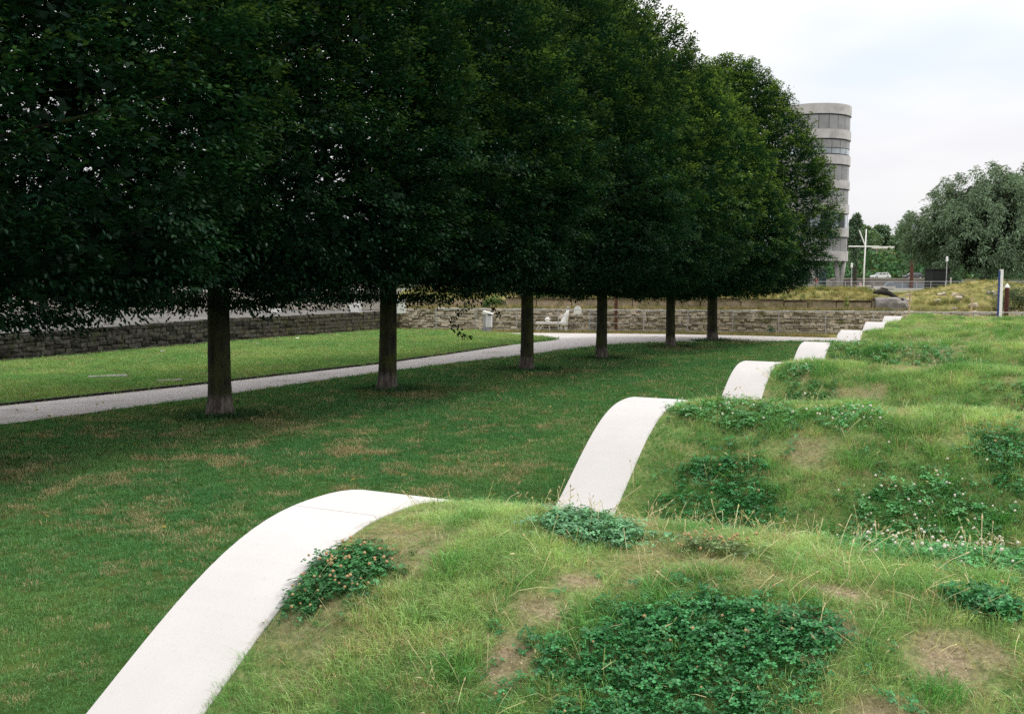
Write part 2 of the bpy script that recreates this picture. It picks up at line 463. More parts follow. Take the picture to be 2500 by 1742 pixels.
M['dark_shed'] = surf('dark_boards', (0.010, 0.012, 0.010), (0.02, 0.022, 0.02), scale=3, rough=0.9)
M['bin_grey'] = surf('bin_grey', (0.20, 0.195, 0.20), (0.28, 0.27, 0.28), scale=9, rough=0.7)
M['bin_pale'] = surf('bin_pale', (0.55, 0.54, 0.56), (0.66, 0.65, 0.66), scale=9, rough=0.6)
M['ink'] = surf('purple_ink', (0.10, 0.05, 0.14), (0.14, 0.07, 0.18), scale=9, rough=0.7)
M['teal'] = surf('teal_frame', (0.10, 0.22, 0.21), (0.17, 0.30, 0.29), scale=3, rough=0.5)
M['bark'] = bark_mat('hornbeam_bark')
M['bark_far'] = surf('dark_bark', (0.02, 0.018, 0.014), (0.05, 0.045, 0.035), scale=2, rough=1)
M['leaf'] = leaf_mat('hornbeam_leaf', trans=0.30, jitter=0.45, gloss=0.012)
M['leaf_far'] = leaf_mat('far_leaf', trans=0.2, jitter=0.4, gloss=0.02)
M['grass'] = leaf_mat('grass_blade', instancer=True, trans=0.25, jitter=0.35, gloss=0.03)
M['flower_white'] = surf('clover_flower', (0.55, 0.50, 0.42), (0.70, 0.66, 0.58), scale=60, rough=0.9)
M['flower_tan'] = surf('clover_seed_head', (0.34, 0.20, 0.09), (0.48, 0.32, 0.17), scale=60, rough=0.9)
M['flower_yellow'] = surf('yellow_flower', (0.65, 0.50, 0.03), (0.75, 0.6, 0.05), scale=60, rough=0.8)


def glass_mat():
    m, N, Lk = new_mat('green_glass')
    out = N.new('ShaderNodeOutputMaterial'); bs = N.new('ShaderNodeBsdfPrincipled'); Lk.new(bs.outputs[0], out.inputs[0])
    bs.inputs['Base Color'].default_value = (0.10, 0.17, 0.165, 1)
    bs.inputs['Roughness'].default_value = 0.08
    bs.inputs['Specular IOR Level'].default_value = 0.7
    n = N.new('ShaderNodeTexNoise'); n.inputs['Scale'].default_value = 0.6
    g = N.new('ShaderNodeNewGeometry'); Lk.new(g.outputs['Position'], n.inputs['Vector'])
    r = N.new('ShaderNodeValToRGB'); r.color_ramp.elements[0].color = (0.05, 0.10, 0.10, 1); r.color_ramp.elements[1].color = (0.16, 0.25, 0.24, 1)
    r.color_ramp.elements[0].position = .4; r.color_ramp.elements[1].position = .6
    Lk.new(n.outputs['Fac'], r.inputs[0]); Lk.new(r.outputs[0], bs.inputs['Base Color'])
    return m


M['glass'] = glass_mat()
M['stone_mid'] = surf('stone_mid', (0.034, 0.032, 0.025), (0.085, 0.078, 0.06), scale=7, rough=0.95, bump=0.9, bump_scale=24, rand=0.35, c3=(0.055, 0.055, 0.026), scale3=2.0, lo3=0.5, hi3=0.7, spec=0.1)  # middle stone tone, also darkened to imitate shade from the crowns
M['pale_glass'] = surf('pale_glass', (0.20, 0.23, 0.25), (0.45, 0.50, 0.54), scale=0.9, rough=0.1, spec=0.7, rand=0.3)
M['lump'] = surf('broken_concrete', (0.16, 0.145, 0.135), (0.28, 0.26, 0.24), scale=3, rough=0.95, bump=0.9, bump_scale=9)

# ------------------------------------------------------------------ wave mound geometry
TH = R(25.98); X0, Y0, S0, WL, AMP, RW = -0.967, 6.994, -0.718, 6.0045, 1.138, 0.634
CREST = 1.15
cT, sT = math.cos(TH), math.sin(TH)


def st_of(x, y):
    dx, dy = np.asarray(x) - X0, np.asarray(y) - Y0
    return dx * sT + dy * cT, dx * cT - dy * sT


def xy_of(s, t):
    return X0 + s * sT + t * cT, Y0 + s * cT - t * sT


def wave(s):
    return CREST - AMP * ((1 - np.cos(2 * np.pi * (s - S0) / WL)) / 2) ** 1.2


def mound_z(s, t):
    s = np.asarray(s, float); t = np.asarray(t, float)
    u = sstep(3, 18, t)
    c = ((1 - np.cos(2 * np.pi * (s - S0) / WL)) / 2) ** 1.2
    z = CREST - AMP * (1 - 0.35 * u) * c
    end = sstep(35.6, 38.2, s)
    z = z * (1 - end) + 0.02 * end
    edge = sstep(RW, RW + 0.8, t)
    z = z - 0.03 * (1 - edge)
    z = z + edge * 0.10 * (fbm(s * 0.9, t * 0.9, 3) - 0.5) * (1 - end) + 0.035 * edge * (fbm(s * 3.1, t * 3.1, 9, 2) - 0.5) * (1 - end)
    return np.maximum(z, 0.012)


# ------------------------------------------------------------------ ground, path, mound
def sheet(name, pts, z, mat, kind='structure'):
    me = bpy.data.meshes.new(name)
    me.from_pydata([(x, y, z) for x, y in pts], [], [tuple(range(len(pts)))])
    me.materials.append(mat); me.update()
    if me.polygons[0].normal.z < 0: me.flip_normals()
    return tag(link(name, me), kind=kind)


ground = sheet('ground', [(-1500, -400), (1500, -400), (1500, 52), (-1500, 52)], -0.03, M['lawn'])
# the far plain slopes gently away beyond the bank
mb = MB()
ys = [(57.0, 1.72), (100, 1.45), (142, 1.17), (220, 0.70), (420, 0.6), (3000, 0.6)]
for (ya, za), (yb, zb) in zip(ys[:-1], ys[1:]):
    mb.add([(-1500, ya, za), (1500, ya, za), (1500, yb, zb), (-1500, yb, zb)], [(0, 1, 2, 3)])
mb.add([(-1500, 57, -0.1), (1500, 57, -0.1), (1500, 57, 1.72), (-1500, 57, 1.72)], [(0, 1, 2, 3)])
tag(mb.build('far_ground', M['far_ground']), kind='structure')

lawn = sheet('lawn', [(-40, -12), (45, -12), (45, 41.0), (22, 42.3), (-1.5, 48.6), (-5.2, 54.2), (-9, 46.2), (-12.2, 40.2), (-16.2, 31), (-20.5, 22), (-40, 22)], 0.0, M['lawn'])
strip = sheet('verge', [(-5.0, 53.6), (-1.45, 48.45), (3.25, 47.62), (7.4, 46.83), (11.23, 45.34), (13.84, 43.93), (20, 41.7), (40, 36), (40, 42.4), (-5.2, 53.4)], 0.006, M['bank'])

near_edge = [(-19.3, 0), (-8.96, 17.27), (-6.85, 20.9), (-5.7, 23.2), (-3.74, 26.97), (-1.98, 29.82), (0.33, 33.33), (2.2, 36.4), (3.6, 38.45), (4.9, 39.6), (6.6, 40.4), (10.1, 40.8), (12.57, 40.9), (16.5, 40.3), (24, 38.2), (40, 33)]
far_right = [(40, 36), (20, 41.7), (13.84, 43.93), (11.23, 45.34), (7.4, 46.83), (3.25, 47.62), (-0.39, 48.02), (-1.5, 48.3)]
island = [(-0.5, 47.3), (1.0, 44.7), (1.75, 43.7), (1.95, 43.0), (1.6, 41.7), (-0.14, 38.82), (-2.26, 33.93), (-4.04, 30.14), (-7.45, 24.4), (-10.38, 20.05), (-23.8, 0)]
path = sheet('path', near_edge + far_right + island, 0.008, M['gravel'])


def strip_along(name, pts, w, z0, z1, mat):
    m = MB()
    for (a, b) in zip(pts[:-1], pts[1:]):
        d = Vector((b[0] - a[0], b[1] - a[1], 0)); L = d.length
        m.box(((a[0] + b[0]) / 2, (a[1] + b[1]) / 2, (z0 + z1) / 2), (L + 0.004, w, z1 - z0), math.atan2(d.y, d.x))
    return m.build(name, mat)


e = strip_along('path_edge_shade', island[5:], 0.045, -0.02, 0.06, M['edge_shade']); tag(e, kind='structure')  # dark strips laid where the turf edge only shades the path
e = strip_along('path_edge_shade', near_edge[1:10], 0.03, -0.02, 0.025, M['edge_shade']); tag(e, kind='structure')

# the grassed wave mound, one grid
sg = np.arange(-22, 38.6, 0.13)
tg = np.concatenate([np.arange(RW - 0.02, 6, 0.12), np.arange(6, 16, 0.3), np.arange(16, 40.1, 1.2)])
S, T = np.meshgrid(sg, tg, indexing='ij')
Z = mound_z(S, T)
Xw, Yw = xy_of(S, T)
ns, nt = S.shape
idx = np.arange(ns * nt).reshape(ns, nt)
F = np.stack([idx[:-1, :-1], idx[1:, :-1], idx[1:, 1:], idx[:-1, 1:]], -1).reshape(-1, 4)[:, ::-1]
me = np_mesh('mound', np.stack([Xw, Yw, Z], -1).reshape(-1, 3), F, M['mound'], smooth=True)
tag(link('mound', me), kind='structure')

# the white concrete ribbon: one wall whose top follows the wave, cast in one panel per wave
ribbon = tag(empty('concrete_ribbon', (X0, Y0, 0)), 'long white concrete ribbon rising and dipping in waves along the grassy mound', 'retaining wall')
for k in range(-3, 7):
    sa = S0 + k * WL - 0.22 + 0.003; sb = S0 + (k + 1) * WL - 0.22 - 0.003
    if k == 6: sb = 37.6
    ss = np.linspace(sa, sb, 49)
    m = MB()
    vs = []
    rows = []
    for i, s in enumerate(ss):
        z = float(wave(s))
        if s > 36.2: z = z * (1 - float(sstep(36.2, 38.4, s))) + 0.02
        z = max(z, 0.03)
        prof = [(0.0, -0.12), (0.0, z - 0.018), (0.012, z), (RW - 0.018 + random.uniform(-.006, .006), z - 0.002), (RW + random.uniform(-.004, .004), z - 0.022), (RW - 0.01, -0.12)]
        for (t, zz) in prof:
            x, y = xy_of(s, t)
            vs.append((x - X0, y - Y0, zz))
    n = 6
    fs = []
    for i in range(len(ss) - 1):
        for j in range(n - 1):
            fs.append((i * n + j, i * n + j + 1, (i + 1) * n + j + 1, (i + 1) * n + j))
    fs.append(tuple(range(n))); fs.append(tuple((len(ss) - 1) * n + j for j in range(n)))
    m.add(vs, fs)
    m.build('ribbon_panel', M['white_concrete'], ribbon)

# ------------------------------------------------------------------ scatter with geometry nodes (grass, clover, stalks)


def scatter(name, sources, P, rot, scl, var, tint, mats, kind='stuff'):
    """sources: list of (verts, faces, material indices). P etc. are per-instance arrays."""
    verts, faces, mi, src = [], [], [], []
    for k, (v, f, m) in enumerate(sources):
        n = len(verts)
        verts.extend(v); faces.extend(tuple(i + n for i in q) for q in f); mi.extend(m)
        src.extend([k + 1] * len(v))
    nv = len(verts)
    me = bpy.data.meshes.new(name)
    allv = np.concatenate([np.array(verts, np.float32), np.asarray(P, np.float32)])
    me.from_pydata(allv.tolist(), [], faces)
    for m in mats: me.materials.append(m)
    me.polygons.foreach_set('material_index', mi)
    N_ = len(P)

    def attr(nm, typ, arr, prop, w):
        a = me.attributes.new(nm, typ, 'POINT')
        full = np.zeros((nv + N_, w), np.float32 if typ != 'INT' else np.int32)
        full[nv:] = np.asarray(arr).reshape(N_, w)
        return a, full
    a, full = attr('src', 'INT', np.zeros(N_, int), 'value', 1); full[:nv, 0] = src; a.data.foreach_set('value', full.ravel())
    a, full = attr('rot', 'FLOAT_VECTOR', rot, 'vector', 3); a.data.foreach_set('vector', full.ravel())
    a, full = attr('scl', 'FLOAT', scl, 'value', 1); a.data.foreach_set('value', full.ravel())
    a, full = attr('var', 'INT', var, 'value', 1); a.data.foreach_set('value', full.ravel())
    a, full = attr('tint', 'FLOAT_VECTOR', tint, 'vector', 3); a.data.foreach_set('vector', full.ravel())
    me.update()
    o = link(name, me)
    ng = bpy.data.node_groups.new(name + '_scatter', 'GeometryNodeTree')
    ng.interface.new_socket('Geometry', in_out='INPUT', socket_type='NodeSocketGeometry')
    ng.interface.new_socket('Geometry', in_out='OUTPUT', socket_type='NodeSocketGeometry')
    N, Lk = ng.nodes, ng.links
    gi, go = N.new('NodeGroupInput'), N.new('NodeGroupOutput')

    def named(nm, typ):
        q = N.new('GeometryNodeInputNamedAttribute'); q.data_type = typ; q.inputs['Name'].default_value = nm
        return q.outputs['Attribute']

    def eq(sock, val):
        c = N.new('FunctionNodeCompare'); c.data_type = 'INT'; c.operation = 'EQUAL'
        Lk.new(sock, c.inputs[2]); c.inputs[3].default_value = val
        return c.outputs[0]

    def sep(geo, sel):
        s_ = N.new('GeometryNodeSeparateGeometry'); s_.domain = 'POINT'
        Lk.new(geo, s_.inputs['Geometry']); Lk.new(sel, s_.inputs['Selection'])
        return s_.outputs['Selection']
    a_src, a_var = named('src', 'INT'), named('var', 'INT')
    pts = sep(gi.outputs[0], eq(a_src, 0))
    m2p = N.new('GeometryNodeMeshToPoints'); Lk.new(pts, m2p.inputs['Mesh'])
    join = N.new('GeometryNodeJoinGeometry')
    e2r = N.new('FunctionNodeEulerToRotation'); Lk.new(named('rot', 'FLOAT_VECTOR'), e2r.inputs[0])
    sc = named('scl', 'FLOAT')
    for k in range(len(sources)):
        iop = N.new('GeometryNodeInstanceOnPoints')
        Lk.new(m2p.outputs[0], iop.inputs['Points'])
        Lk.new(eq(a_var, k), iop.inputs['Selection'])
        Lk.new(sep(gi.outputs[0], eq(a_src, k + 1)), iop.inputs['Instance'])
        Lk.new(e2r.outputs[0], iop.inputs['Rotation'])
        Lk.new(sc, iop.inputs['Scale'])
        Lk.new(iop.outputs[0], join.inputs[0])
    Lk.new(join.outputs[0], go.inputs[0])
    md = o.modifiers.new('scatter', 'NODES'); md.node_group = ng
    o['kind'] = kind
    return o


def tuft_src(nb, rad, h0, h1, w, lean, seed, segs=2):
    rs = random.Random(seed)
    v, f, m = [], [], []
    for _ in range(nb):
        a = rs.uniform(0, 6.283); r = rad * math.sqrt(rs.random())
        bx, by = r * math.cos(a), r * math.sin(a)
        h = rs.uniform(h0, h1)
        la = a + rs.gauss(0, 0.9); ln = abs(rs.gauss(0, lean)) + 0.15 * lean
        lx, ly = math.cos(la) * ln * h, math.sin(la) * ln * h
        ta = rs.uniform(0, 6.283); tx, ty = math.cos(ta) * w / 2, math.sin(ta) * w / 2
        n = len(v)
        v += [(bx - tx, by - ty, -0.01), (bx + tx, by + ty, -0.01),
              (bx + lx * .35 - tx * .8, by + ly * .35 - ty * .8, h * .6), (bx + lx * .35 + tx * .8, by + ly * .35 + ty * .8, h * .6),
              (bx + lx, by + ly, h * (1 - 0.25 * min(1, ln)))]
        f += [(n, n + 1, n + 3, n + 2), (n + 2, n + 3, n + 4)]
        m += [0, 0]
    return v, f, m


def stalk_src(nst, h0, h1, seed, head=True, spread=0.12):
    rs = random.Random(seed)
    v, f, m = [], [], []
    for _ in range(nst):
        h = rs.uniform(h0, h1); a = rs.uniform(0, 6.283)
        bx, by = rs.uniform(-.05, .05), rs.uniform(-.05, .05)
        ln = rs.uniform(0.2, 1.1) * h
        w = 0.0017
        ta = a + 1.57
        tx, ty = math.cos(ta) * w, math.sin(ta) * w
        pts = []
        for q in (0, .35, .7, 1.0):
            pts.append((bx + math.cos(a) * ln * q ** 1.7, by + math.sin(a) * ln * q ** 1.7, h * q * (1 - .22 * q * ln / h)))
        n = len(v)
        for p in pts:
            v += [(p[0] - tx, p[1] - ty, p[2]), (p[0] + tx, p[1] + ty, p[2] + 0.0015)]
        for i in range(3):
            f.append((n + 2 * i, n + 2 * i + 1, n + 2 * i + 3, n + 2 * i + 2)); m.append(0)
        if head:
            p, q = Vector(pts[-1]), Vector(pts[-2])
            d = (p - q).normalized(); s_ = d.cross(Vector((0, 0, 1))).normalized() * 0.006; u = d.cross(s_).normalized() * 0.006
            L = rs.uniform(0.03, 0.07)
            n = len(v)
            v += [tuple(p - d * 0.005), tuple(p + d * L * .4 + s_), tuple(p + d * L * .4 - s_), tuple(p + d * L * .4 + u), tuple(p + d * L * .4 - u), tuple(p + d * L)]
            f += [(n, n + 1, n + 3), (n, n + 3, n + 2), (n, n + 2, n + 4), (n, n + 4, n + 1), (n + 5, n + 3, n + 1), (n + 5, n + 2, n + 3), (n + 5, n + 4, n + 2), (n + 5, n + 1, n + 4)]
            m += [0] * 8
    return v, f, m


def clover_src(nl, rad, h0, h1, size, seed, flowers=0, fmi=1):
    rs = random.Random(seed)
    v, f, m = [], [], []
    for _ in range(nl):
        a = rs.uniform(0, 6.283); r = rad * math.sqrt(rs.random())
        cx, cy, cz = r * math.cos(a), r * math.sin(a), rs.uniform(h0, h1)
        nrm = Vector((rs.gauss(0, .33), rs.gauss(0, .33), 1)).normalized()
        ax = nrm.orthogonal().normalized(); ay = nrm.cross(ax)
        r0 = rs.uniform(0, 6.28)
        sz = size * rs.uniform(.7, 1.25)
        for k in range(3):
            b = r0 + k * 2.094
            d = ax * math.cos(b) + ay * math.sin(b); e_ = nrm.cross(d)
            c = Vector((cx, cy, cz))
            n = len(v)
            v += [tuple(c), tuple(c + d * sz * .55 + e_ * sz * .42 + nrm * sz * .10), tuple(c + d * sz * .98 + e_ * sz * .2), tuple(c + d * sz * .9 - nrm * sz * .03), tuple(c + d * sz * .98 - e_ * sz * .2), tuple(c + d * sz * .55 - e_ * sz * .42 + nrm * sz * .10)]
            f += [(n, n + 1, n + 2, n + 3), (n, n + 3, n + 4, n + 5)]
            m += [0, 0]
        n = len(v)
        v += [(cx * .6 - .0012, cy * .6, -.01), (cx * .6 + .0012, cy * .6, -.01), (cx, cy, cz)]
        f += [(n, n + 1, n + 2)]; m += [0]
    for _ in range(flowers):
        a = rs.uniform(0, 6.283); r = rad * math.sqrt(rs.random())
        b_ = MB(); b_.ball((r * math.cos(a), r * math.sin(a), h1 + rs.uniform(0.01, .045)), rs.uniform(.0055, .0085), 7, 5, 0, 0.95)
        n = len(v)
        v += b_.v; f += [tuple(i + n for i in q) for q in b_.f]; m += [fmi] * len(b_.f)
        c = (r * math.cos(a), r * math.sin(a))
        n = len(v)
        v += [(c[0] - .001, c[1], 0), (c[0] + .001, c[1], 0), (c[0], c[1], h1 + .03)]; f += [(n, n + 1, n + 2)]; m += [0]
    return v, f, m


CP, SP = math.cos(R(4.424)), math.sin(R(4.424))


def in_view(x, y, z, mx=0.62, lo=-0.62, hi=0.62):
    """keeps what a camera here or a step to the side could see"""
    zz = z - EYE
    d = y * CP - zz * SP; u = y * SP + zz * CP
    d_ = np.maximum(d, 0.01)
    return (d > 0.3) & (np.abs(x / d_) < mx + 0.9 / d_) & (u / d_ > lo - 0.3 / d_) & (u / d_ < hi)


def lerp(a, b, t):
    return np.asarray(a)[None, :] * (1 - t[:, None]) + np.asarray(b)[None, :] * t[:, None]


# ---- clover patches on the mound: centre s, t, radii, kind
PATCH = [
    (-1.75, 2.80, 0.40, 0.62, 'dark'), (-2.3, 2.85, 0.5, 0.72, 'dark'),
    (-0.72, 1.92, 0.26, 0.31, 'pale'),
    (-1.52, 0.86, 0.22, 0.26, 'tanfl'), (-1.75, 0.76, 0.16, 0.13, 'tanfl'),
    (3.45, 1.62, 0.75, 0.52, 'dark'),
    (3.3, 3.35, 0.7, 0.75, 'white'), (-0.30, 4.15, 0.40, 0.75, 'white'), (-0.1, 3.45, 0.25, 0.4, 'white'),
    (4.85, 1.45, 0.42, 0.85, 'mid'), (4.75, 2.55, 0.35, 0.45, 'white'),
    (9.6, 1.35, 0.7, 0.5, 'dark'), (4.3, 4.05, 0.5, 0.35, 'dark'),
    (16.2, 1.0, 1.2, 0.9, 'mid'), (16.3, 2.6, 0.9, 1.0, 'white'), (10.7, 0.9, .45, .35, 'white'),
    (-0.82, 2.72, 0.10, 0.20, 'tan'),
    (27.0, 2.4, 0.9, 1.3, 'mid'), (20.3, 3.4, 0.8, 1.6, 'dark'), (-1.15, 3.95, 0.15, 0.2, 'dark'), (10.0, 5.0, .8, 1.1, 'mid'),
]
SOIL = [(p[0], p[1], p[2] * .72, p[3] * .72) for p in [(-1.48, 3.22, 0.13, 0.22), (-1.5, 3.85, 0.16, 0.24), (-1.58, 2.02, 0.14, 0.16), (-1.9, 1.98, 0.16, 0.12), (-1.35, 2.1, 0.09, 0.13), (-1.2, 3.35, 0.07, 0.2), (-1.9, 3.6, 0.14, 0.2), (-1.0, 1.3, 0.06, 0.10)]]


def patch_val(s, t, lst):
    best = np.full(s.shape, 9.0)
    wob = 0.75 * (fbm(s * 3.2, t * 3.2, 21, 3) - 0.5) + 0.40 * (vnoise(s * 17, t * 17, 22) - .5)
    for p in lst:
        d = np.sqrt(((s - p[0]) / p[2]) ** 2 + ((t - p[1]) / p[3]) ** 2) + wob
        best = np.minimum(best, d)
    return best


# bare earth shows through the turf where the patches are worn
a_ = bpy.data.meshes['mound'].attributes.new('soil', 'FLOAT', 'POINT')
sv_ = .9 * sstep(1.12, 0.88, patch_val(S.ravel(), T.ravel(), SOIL)) + 0.55 * sstep(0.34, 0.27, fbm(S.ravel() * 1.7, T.ravel() * 1.7, 55, 3))
a_.data.foreach_set('value', np.clip(sv_, 0, 1).astype(np.float32))


def sample_mound(n, smin, smax, tmin, tmax):
    s = rng.uniform(smin, smax, n); t = rng.uniform(tmin, tmax, n)
    x, y = xy_of(s, t)
    return s, t, x, y


def mound_points(dens_near, falloff=1.5, dref=5.5, smax=38.0):
    out = []
    for (sa, sb, tb) in ((-3.6, 3, 6), (3, 9, 8), (9, 20, 14), (20, 38, 22)):
        area = (sb - sa) * (tb - RW)
        dmin = max(4.2, (sa + 6.0) * 0.92)
        dens = dens_near * min(1.0, (dref / dmin) ** falloff)
        n = int(area * dens)
        s, t, x, y = sample_mound(n, sa, sb, RW + 0.015, tb)
        d = np.hypot(x, y)
        p = np.clip((dref / np.maximum(d, 0.1)) ** falloff * dens_near / dens, 0, 1)
        z = mound_z(s, t)
        keep = (rng.random(n) < p) & in_view(x, y, z)
        out.append(np.stack([s, t, x, y, z, d], -1)[keep])
    return np.concatenate(out)


# grass on the mound
g = mound_points(1500, 1.4)
s, t, x, y, z, d = g.T
cl = patch_val(s, t, [p for p in PATCH if p[4] != 'tan'])
so = patch_val(s, t, SOIL)
keep = ((so > 0.95) | (rng.random(len(s)) < .38)) & ((cl > 0.95) | (rng.random(len(s)) < np.where(d < 6.6, 0.25, 0.8))) & ~((so < 1.2) & (rng.random(len(s)) < .4))
bare = fbm(s * 1.7, t * 1.7, 55, 3)
keep &= ~((bare < 0.35) & (rng.random(len(s)) < 0.25))
s, t, x, y, z, d, bare, so = (q[keep] for q in (s, t, x, y, z, d, bare, so))
N_ = len(s)
nz1 = fbm(s * 0.8, t * 0.8, 31); nz2 = fbm(s * 2.6, t * 2.6, 41)
top = ((np.cos(2 * np.pi * (s - S0) / WL) + 1) / 2)
nz3 = fbm(s * 6.5, t * 6.5, 47, 2)
yel = np.clip(0.22 + 0.50 * top ** 2 + 1.1 * (nz1 - 0.5) + 1.2 * (nz2 - 0.5) + 0.9 * (nz3 - .5), 0, 1)
tint = lerp((0.072, 0.255, 0.062), (0.375, 0.520, 0.190), yel)
dry = (rng.random(N_) < 0.09 + 0.32 * sstep(0.48, 0.30, bare) + 0.16 * sstep(0.6, 0.75, nz2)).astype(float)
tint = tint * (1 - dry[:, None]) + np.array([0.42, 0.35, 0.20]) * dry[:, None]
lush = np.maximum(sstep(0.58, 0.70, fbm(s * 1.5, t * 1.5, 77)), sstep(0.64, 0.74, fbm(s * 5.0, t * 5.0, 79)))
tint = tint * (1 - 0.6 * lush[:, None]) + np.array([0.050, 0.240, 0.045]) * 0.6 * lush[:, None]
tint = tint * rng.uniform(0.75, 1.25, (N_, 1))
scl = np.clip((d / 6.0) ** 0.5, 0.95, 2.0) * rng.uniform(0.55, 1.25, N_) * (0.55 + 0.55 * nz1 + .45 * lush) * np.where((bare < .38) | (so < 1.6), .6, 1.0) * (1 - .34 * sstep(1.0, .72, t))
rot = np.stack([rng.normal(0, .12, N_), rng.normal(0, .12, N_), rng.uniform(0, 6.283, N_)], -1)
srcs = [tuft_src(20, 0.05, 0.02, 0.085, 0.0030, 0.95, 100 + k) for k in range(6)]
gv = rng.integers(0, 6, N_)
# where the turf is thin, flattened straw lies on the soil
thin = (so < 1.35) | ((bare < .37) & (rng.random(N_) < .55)) | (rng.random(N_) < .08)
gv = np.where(thin, rng.integers(6, 9, N_), gv)
nth = int(thin.sum())
tint[thin] = lerp((0.46, 0.38, 0.23), (0.26, 0.28, 0.11), rng.random(nth)) * rng.uniform(.6, 1.25, (nth, 1))
scl = np.where(thin, np.clip(scl, .8, 2.0), scl)
srcs += [tuft_src(14, 0.07, 0.012, 0.032, 0.0028, 2.6, 150 + k) for k in range(3)]
scatter('mound_grass', srcs, np.stack([x, y, z - 0.004], -1), rot, scl, gv, tint, [M['grass']])
n_mound = N_

# clover leaves
g = mound_points(2100, 1.35, smax=38)
s, t, x, y, z, d = g.T
allP, allR, allS, allV, allT = [], [], [], [], []
cols = {'dark': (0.046, 0.205, 0.062), 'pale': (0.135, 0.310, 0.150), 'tanfl': (0.050, 0.180, 0.056), 'white': (0.090, 0.285, 0.088), 'mid': (0.085, 0.255, 0.075), 'tan': (0.14, 0.21, 0.08)}
base_var = {'dark': 0, 'pale': 0, 'mid': 6, 'tanfl': 3, 'white': 6, 'tan': 3}
used = np.zeros(len(s), bool)
for knd in ('dark', 'pale', 'tanfl', 'white', 'mid', 'tan'):
    pv = patch_val(s, t, [p for p in PATCH if p[4] == knd])
    q = ((pv < 1.0) | ((pv < 1.5) & (rng.random(len(s)) < .35))) & ~used & (rng.random(len(s)) < np.where((d > 6.6) & (knd == 'dark'), .46, {'tan': .5, 'dark': .78, 'pale': .85, 'tanfl': .8, 'white': .42, 'mid': .42}[knd]) * np.clip((1.1 - pv) * 2.6, 0.12, 1))
    used |= q
    n = int(q.sum())
    if n == 0: continue
    hgt = np.clip(1.0 - pv[q] ** 2, 0, 1) * np.where(d[q] < 6.6, 0.04 if knd in ('dark', 'pale') else 0.008, 0.0)
    allP.append(np.stack([x[q], y[q], z[q] - 0.01 + hgt * rng.uniform(.55, 1.0, n)], -1))
    allR.append(np.stack([rng.normal(0, .2, n), rng.normal(0, .2, n), rng.uniform(0, 6.283, n)], -1))
    allS.append(np.clip((d[q] / 5.5) ** 0.45, 0.85, 1.5) * rng.uniform(.75, 1.25, n))
    flw = rng.random(n) < {'dark': 0.015, 'pale': 0.0, 'tanfl': 0.20, 'white': 0.16, 'mid': 0.07, 'tan': .6}[knd] * np.clip((5.5 / d[q]) ** .5, .45, 1)
    v = np.where(flw, base_var[knd] if base_var[knd] else 3, 0) + rng.integers(0, 3, n)
    allV.append(v)
    allT.append(np.array(cols[knd])[None, :] * rng.uniform(.6, 1.45, (n, 1)) * np.array([1, 1, 1])[None, :])
csrc = [clover_src(7, 0.045, 0.02, 0.075, 0.0165, 200 + k) for k in range(3)] + \
       [clover_src(5, 0.045, 0.02, 0.075, 0.0155, 210 + k, 1, 2) for k in range(3)] + \
       [clover_src(5, 0.045, 0.02, 0.075, 0.0155, 220 + k, 1, 1) for k in range(3)]
clover = scatter('clover', csrc, np.concatenate(allP), np.concatenate(allR), np.concatenate(allS), np.concatenate(allV), np.concatenate(allT), [M['grass'], M['flower_white'], M['flower_tan']])

# pebbles and crumbs of earth in the worn spots
n = 9000
ps = rng.uniform(-2.6, -.6, n); pt = rng.uniform(.9, 4.6, n)
k = patch_val(ps, pt, SOIL) < 1.1
ps, pt = ps[k][:520], pt[k][:520]; n = len(ps)
px_, py_ = xy_of(ps, pt)
b_ = MB(); b_.ball((0, 0, .3), 1.0, 6, 4, 0, .7)
scatter('pebbles', [(b_.v, b_.f, [0] * len(b_.f))], np.stack([px_, py_, mound_z(ps, pt) - .001], -1), rng.normal(0, .4, (n, 3)), rng.uniform(.0015, .0055, n), np.zeros(n, int), np.array([.45, .38, .29])[None] * rng.uniform(.5, 1.5, (n, 1)), [M['grass']])

# dry bent stalks
g = mound_points(60, 1.1)
s, t, x, y, z, d = g.T
nz = fbm(s * .9, t * .9, 61)
band = np.exp(-((s - 0.35) / 0.45) ** 2) * sstep(0.8, 1.6, t)
pr = 0.28 + 0.5 * sstep(.45, .65, nz) + 1.2 * band
q = rng.random(len(s)) < pr
s, t, x, y, z, d = (a[q] for a in (s, t, x, y, z, d))
# a denser fringe of stalks on the crest behind the first ribbon panel
n = 300
s2 = rng.normal(0.25, 0.28, n); t2 = rng.uniform(1.1, 5.0, n); x2, y2 = xy_of(s2, t2)
s3 = rng.normal(-1.3, 0.5, 150); t3 = rng.uniform(2.6, 4.4, 150); x3, y3 = xy_of(s3, t3)
s = np.concatenate([s, s2, s3]); t = np.concatenate([t, t2, t3]); x = np.concatenate([x, x2, x3]); y = np.concatenate([y, y2, y3]); z = mound_z(s, t); d = np.hypot(x, y)
N_ = len(s)
tint = lerp((0.52, 0.44, 0.25), (0.38, 0.40, 0.18), rng.random(N_)) * rng.uniform(.75, 1.3, (N_, 1))
scl = np.clip((d / 6) ** .35, .8, 1.7) * rng.uniform(.45, 1.0, N_)
rot = np.stack([rng.normal(0, .38, N_), rng.normal(0, .25, N_), rng.uniform(0, 6.283, N_)], -1)
ssrc = [stalk_src(2, 0.10, 0.26, 300 + k, head=k % 2 == 0) for k in range(6)] + [stalk_src(4, 0.05, 0.16, 320 + k, False) for k in range(2)]
scatter('dry_stalks', ssrc, np.stack([x, y, z - .005], -1), rot, scl, rng.integers(0, 8, N_), tint, [M['grass']])

